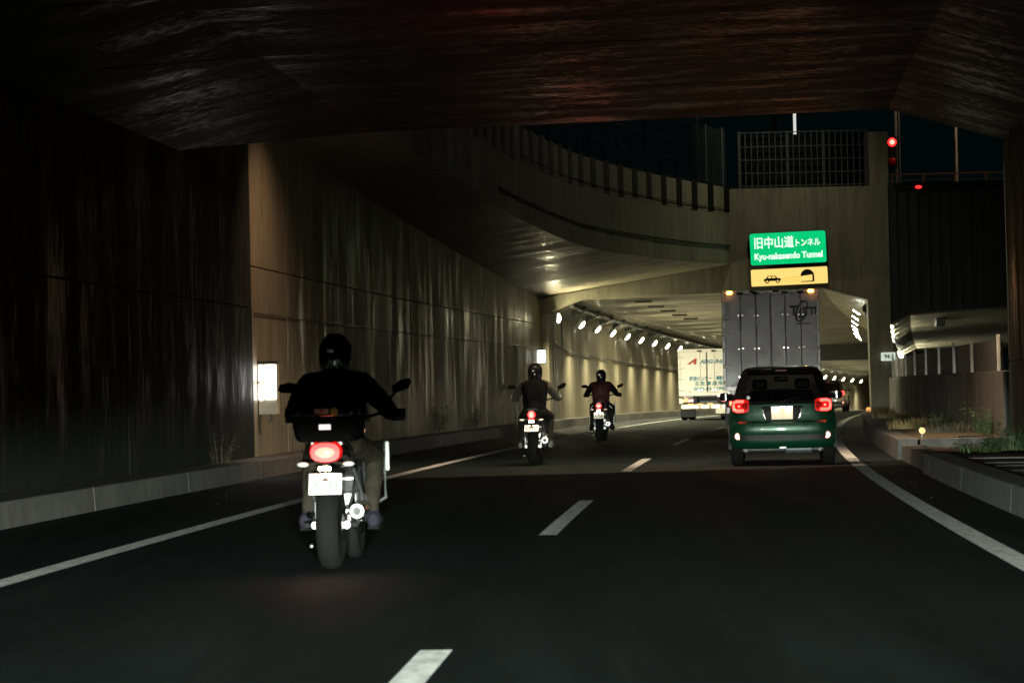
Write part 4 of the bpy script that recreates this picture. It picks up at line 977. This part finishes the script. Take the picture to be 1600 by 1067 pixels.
# ------------------------------------------------------------------ box trucks
def box_truck(label, loc, rz, W, z0, H, Ln, boxmat, hinges, kind):
    e = thing('truck', label, 'truck', loc, rz)
    hw = W/2
    MB().box((0, Ln/2+.03, (z0+H)/2), (W-.02, Ln, H-z0-.02)).build('cargo_box', boxmat, e, bevel=.02)
    fr = MB(); fr.box((-hw+.035, 0, (z0+H)/2), (.07, .1, H-z0)); fr.box((hw-.035, 0, (z0+H)/2), (.07, .1, H-z0)); fr.box((0, 0, H-.045), (W-.14, .1, .09)); fr.box((0, 0, z0+.06), (W-.14, .1, .12))
    fr.build('rear_frame', MT['truck_trim'] if kind == 'grey' else boxmat, e, bevel=.006)
    for s in (-1, 1):
        dr = MB().box((s*(hw-.07)/2, .005, (z0+.12+H-.09)/2), (hw-.085, .06, H-z0-.22)).build('door', boxmat, e, bevel=.008)
        for x in ((.30, .62) if kind == 'grey' else (.25,)):
            x *= hw; MB().tube([(s*x, -.04, z0+.1), (s*x, -.04, H-.06)], .012, 8).build('lock_rod', 'truck_rod' if kind == 'grey' else boxmat, dr, smooth=True)
            for z in ((z0+.35, z0+(H-z0)*.42, z0+(H-z0)*.75) if kind == 'grey' else (z0+.2,)):
                MB().box((s*x-.055, -.045, z), (.05, .03, .045)).build('rod_bracket', 'chrome', dr, bevel=.006); MB().box((s*x+.055, -.045, z), (.05, .03, .045)).build('rod_bracket', 'chrome', dr, bevel=.006)
            MB().box((s*x, -.06, H-.075), (.16, .04, .06)).build('rod_keeper', 'black', dr, bevel=.006)
        for k in range(hinges):
            z = z0+.22+(H-z0-.5)*k/(hinges-1)
            MB().box((s*(hw-.10), -.05, z), (.2, .03, .065)).build('hinge', 'white', dr, bevel=.012)
            MB().tube([(s*(hw-.015), -.055, z-.06), (s*(hw-.015), -.055, z+.06)], .018, 8).build('hinge_pin', 'lsteel', dr)
        MB().box((s*.012, -.028, (z0+H)/2), (.02, .02, H-z0-.26)).build('door_seal', 'truck_rod' if kind == 'grey' else 'screen', dr)
    ch = MB()
    for s in (-1, 1): ch.box((s*.42, Ln/2-.2, z0-.16), (.09, Ln+.8, .24))
    for y in (.3, 1.8, 3.5, Ln-1.5): ch.box((0, y, z0-.14), (.8, .08, .14))
    ch.build('chassis', 'black', e, bevel=.01)
    for y in ((1.6, 2.8) if kind == 'grey' else (1.5,)):
        for s in (-1, 1):
            R_ = .48 if kind == 'grey' else .36
            for q in (0, 1):
                x = s*(hw-.16-q*.3); wq = MB().lathe([(-.11, R_*.5), (-.08, R_*.58), (.08, R_*.58), (.11, R_*.5), (.04, R_*.2)], (x, y, R_), 'x', 20).build('wheel', 'steel', e, smooth=True)
                MB().lathe([(-.115, R_*.57), (-.125, R_*.8), (-.10, R_*.97), (-.05, R_), (.05, R_), (.10, R_*.97), (.125, R_*.8), (.115, R_*.57)], (x, y, R_), 'x', 26).build('tyre', 'rubber', wq, smooth=True)
    for s in (-1, 1):
        wq = MB().lathe([(-.11, .24), (-.08, .28), (.08, .28), (.11, .24), (.04, .1)], (s*(hw-.2), Ln+1.0, .45 if kind == 'grey' else .36), 'x', 20).build('wheel', 'steel', e, smooth=True)
        MB().lathe([(-.115, .27), (-.125, .34), (-.05, .45 if kind == 'grey' else .36), (.05, .45 if kind == 'grey' else .36), (.125, .34), (.115, .27)], (s*(hw-.2), Ln+1.0, .45 if kind == 'grey' else .36), 'x', 24).build('tyre', 'rubber', wq, smooth=True)
    cab = MB().loft([[Vector((x, y, z)) for x, y in ((-hw+.08, Ln+.15), (hw-.08, Ln+.15), (hw-.08, Ln+2.0-dy), (-hw+.08, Ln+2.0-dy))] for z, dy in ((.5, 0), (1.5, 0), (H*.78, .25), (H*.80, .4))]).build('cab', 'white', e, bevel=.05)
    # rear under-run bar, tail lamps, plate
    bz = .62 if kind == 'grey' else .52
    bp = MB().box((0, .06, bz), (W-.12, .12, .16)).build('bumper', 'white' if kind == 'grey' else 'lsteel', e, bevel=.012)
    for s in (-1, 1):
        MB().box((s*.5, .2, (bz+z0)/2), (.07, .1, z0-bz)).build('bumper_hanger', 'black', e)
        tl = MB().box((s*(hw-.34), -.02, bz+.18 if kind == 'grey' else bz+.22), (.42, .06, .13)).build('tail_lamp', 'red_lens' if kind == 'grey' else 'red_dim', e, bevel=.01)
        MB().box((s*(hw-.20), -.055, bz+.18 if kind == 'grey' else bz+.22), (.10, .01, .09)).build('indicator_lens', 'amber_lo', tl)
        MB().box((s*(hw-.38), -.055, bz+.18 if kind == 'grey' else bz+.22), (.14, .01, .09)).build('lamp_core', 'red_core' if kind != 'grey' else 'red_lens', tl)
        MB().loft([[Vector((s*(hw-.3)+x, .95, z)) for x in (-.28, .28)] for z in (.12, z0-.1)], False, False).build('mud_flap', 'black', e)
    return e
MT['truck_grey'] = plain('grey_box_panel', (.235, .25, .255), .38, .25, var=.18, scale=2.2); MT['truck_trim'] = plain('grey_box_frame', (.30, .30, .29), .35, .4); MT['truck_rod'] = plain('dark_lock_rod', (.11, .115, .115), .5, .2)
MT['truck_white'] = plain('cream_box_panel', (.86, .85, .81), .4, var=.05, scale=2); MT['logo_dark'] = plain('logo_dark_green', (.012, .03, .028), .5)
MT['blue_text'] = plain('blue_lettering', (.05, .22, .34), .5); MT['teal_text'] = plain('teal_lettering', (.04, .25, .25), .5); MT['red_text'] = plain('red_emblem', (.42, .06, .03), .5)
MT['gold_text'] = plain('ochre_tape', (.5, .4, .08), .5); MT['chev_y'] = plain('yellow_reflective_plate', (.85, .62, .04), .4); MT['chev_r'] = plain('red_reflective_stripe', (.55, .05, .03), .4)
tp_ = PIX(1207.5, 640, 78.7); tp_.z = 0
gt = box_truck('grey steel-doored box truck with amber marker lamps under the signs', tp_, -HEAD(80)*.72, 2.49, 1.12, 3.68, 9.2, 'truck_grey', 6, 'grey')
for s in (-1, 1):
    mk = MB().box((s*1.04, -.075, 3.63), (.14, .06, .08)).build('marker_lamp', 'amber', gt, bevel=.015)
    spot('marker_light', (s*1.04, -.14, 3.63), (s*.5, -30, 5.0), 58, (1, .30, .07), 30, 1., .06, gt)
    MB().box((s*.62, -.055, .62+.05), (.9, .012, .13)).build('reflective_plate', 'chev_y', gt)
    for k in range(4): MB().prism([Vector((s*.62-.42+.22*k, -.064, .607)), Vector((s*.62-.31+.22*k, -.064, .607)), Vector((s*.62-.22+.22*k, -.064, .733)), Vector((s*.62-.33+.22*k, -.064, .733))], (0, .003, 0)).build('red_stripe', 'chev_r', gt)
    MB().box((s*1.23, -.06, 2.85), (.035, .02, .42)).build('corner_strip', 'lsteel', gt, bevel=.006)
for x in (-.75, -.45, -.15, .15, .5, .8): MB().box((x, -.056, 3.645), (.17, .02, .045)).build('top_vent', 'black' if x in (-.45, .15) else 'lsteel', gt, bevel=.006)
text('lettering', 'T', .34, 'logo_dark', gt, (.60, -.034, 3.12), FACE, .22, .016, .003)
text('lettering', 'TTI', .30, 'logo_dark', gt, (1.01, -.034, 3.10), FACE, .32, .014, .003)
MB().tube([Vector((.80, -.03, 3.12))+Vector((.13*cos(a)+.07*sin(a), 0, .26*sin(a))) for a in frange(.3, 2*pi-.2, 30)], .022, 6).build('logo_ring', 'logo_dark', gt)
MB().tube([Vector((.79, -.03, 3.06))+Vector((.07*cos(a)+.03*sin(a), 0, .12*sin(a))) for a in frange(0, 2*pi, 20)], .018, 6).build('logo_swirl', 'logo_dark', gt)
MB().box((.83, -.03, 2.80), (.38, .006, .03)).build('logo_underline', 'logo_dark', gt)
MB().box((0, -.03, .42), (.4, .02, .22)).build('number_plate', 'plate', gt)
wt_p = PIX(1106, 648, 115); wt_p.z = RZ(115)
wt = box_truck('white box truck with blue lettering and a red emblem in the tunnel', wt_p, -HEAD(115)*.55, 2.12, .92, 2.66, 5.6, 'truck_white', 4, 'white')
text('lettering', 'ADGUNIFCE', .2, 'blue_text', wt, (.34, -.032, 2.18), FACE, 1.22, .006, .002, shear=.25)
MB().prism([Vector((x, -.03, z)) for x, z in ((-.74, 2.10), (-.42, 2.32), (-.36, 2.30), (-.40, 2.08), (-.48, 2.10), (-.50, 2.18), (-.62, 2.10))], (0, -.003, 0)).build('emblem', 'red_text', wt)
text('lettering', '輸送センター・運輸倉庫', .17, 'blue_text', wt, (.12, -.032, 1.55), FACE, 1.55, .006, .002)
text('lettering', '壬 生 事 業 所', .16, 'teal_text', wt, (.06, -.032, 1.36), FACE, 1.05, .006, .002)
text('lettering', '0282-82-1199', .16, 'teal_text', wt, (.06, -.032, 1.17), FACE, 1.1, .004, .002)
for x in (-.55, .55): MB().box((x, -.035, 1.0), (.6, .006, .022)).build('tape', 'gold_text', wt)
MB().box((-.66, -.04, 1.03), (.09, .01, .09)).build('badge', 'gold_text', wt)
for x in (-.8, -.5, -.1, .3, .7): MB().box((x, -.05, .50), (.3, .012, .11)).build('reflective_strip', emit('retro_bumper_strip', (1, .86, .58), 1.6), wt, bevel=.006)  # headlight return of the tape is put in as glow
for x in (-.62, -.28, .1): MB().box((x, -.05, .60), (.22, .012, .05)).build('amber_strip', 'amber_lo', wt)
MB().ball((-.78, -.04, .76), (.08, .04, .08), 12, 8).build('tail_bulb', emit('orange_bulb', (1, .22, .10), 3), wt, smooth=True)
MB().box((-.98, -.02, .72), (.16, .08, .2)).build('side_lamp', 'white', wt, bevel=.02)
MB().ball((.42, -.04, .86), (.05, .03, .05), 10, 6).build('work_lamp', 'box_w', wt, smooth=True)
MB().box((.55, .0, .34), (.5, .04, .2)).build('number_plate', 'plate', wt)

# ------------------------------------------------------------------ reflectors and weeds on the island
def delineator(label, pos, r):
    e = thing('delineator', label, 'reflector', pos)
    MB().tube([(0, 0, -.06), (0, 0, .02)], .02, 8).build('stub', 'steel', e)
    MB().lathe([(-.025, r*1.06), (.02, r*1.1)], (0, 0, .055), 'y', 18).build('rim', 'lsteel', e)
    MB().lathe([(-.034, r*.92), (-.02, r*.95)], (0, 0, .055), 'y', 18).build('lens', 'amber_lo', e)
delineator('round amber reflector on the island between the dry grass tufts', P(3.62, 51.2, .38), .05)
delineator('round amber reflector at the far end of the kerb by the tunnel', P(3.3, 93, .38), .075)
MT['dry'] = plain('dry_grass', (.17, .13, .05), .8, var=.4); MT['leaf'] = plain('weed_leaf', (.05, .10, .03), .6, var=.4); MT['dull_leaf'] = plain('dusty_weed', (.05, .048, .028), .75, var=.4)
def tuft(label, pos, n, h, spread, mat, leafy=False, group=None):
    m = MB()
    for k in range(n):
        a = random.uniform(0, 2*pi); r = spread*math.sqrt(random.random()); b = Vector((r*cos(a), r*sin(a)*1.6, -.02)); hh = h*random.uniform(.5, 1.1)
        lean_ = Vector((cos(a), sin(a), 0))*hh*random.uniform(.1, .7); wv = Vector((-sin(a+.6), cos(a+.6), 0))*(.006 if not leafy else .004)
        p1 = b+Vector((0, 0, hh*.6))+lean_*.4; p2 = b+Vector((0, 0, hh))+lean_
        m.add([b-wv, b+wv, p1+wv*.8, p1-wv*.8, p2], [(0, 1, 2, 3), (3, 2, 4)])
        if leafy:
            for j in range(7):
                t = random.uniform(.2, 1); c = b+(p2-b)*t; q = random.uniform(0, 2*pi); L_ = random.uniform(.03, .07); u = Vector((cos(q), sin(q), random.uniform(-.2, .5)))*L_; v_ = Vector((-sin(q), cos(q), random.uniform(-.3, .3)))*L_*.4
                m.add([c, c+u*.5+v_, c+u, c+u*.5-v_], [(0, 1, 2, 3)])
    o = m.build('grass_tuft' if not leafy else 'weed', mat); o.location = pos
    return tag(o, label, 'grass' if not leafy else 'weed', group)
tuft('bushy dry straw-coloured grass tuft beside the amber reflector on the island', P(3.85, 60, .36), 420, .22, .5, 'dry')
tuft('flat dry grass patch on the island close to the tunnel pier', P(3.9, 78, .36), 300, .18, .6, 'dry')
tuft('thin dry grass at the end of the island next to the tunnel pier', P(3.7, 90, .36), 260, .2, .5, 'dry')
tuft('low brownish grass patch behind the amber reflector by the low wall', P(4.35, 54.5, .36), 420, .2, .7, 'dull_leaf')
tuft('leafy green weed in front of the low wall at the island end', P(4.72, 52.2, .36), 50, .5, .16, 'leaf', True)
tuft('small green weed growing against the low brownish wall', P(4.35, 60, .36), 40, .35, .25, 'leaf', True)
tuft('dark green weeds at the foot of the underpass wall end', P(4.72, 46.5, .17), 80, .42, .35, 'leaf', True)
tuft('sprawling green weed on the soil beside the paving slabs', P(4.1, 44.5, .17), 60, .25, .3, 'leaf', True)
tuft('thin dead weed tangle at the foot of the tan retaining wall', P(-7.18, 74, .27), 90, .7, .15, 'dull_leaf', True)
tuft('second dead weed tangle on the ledge under the tan retaining wall', P(-7.18, 81, .27), 70, .6, .15, 'dull_leaf', True)
tuft('dusty weed on the ledge of the dark underpass wall', P(-7.15, 46, .27), 40, .55, .14, 'dull_leaf', True)
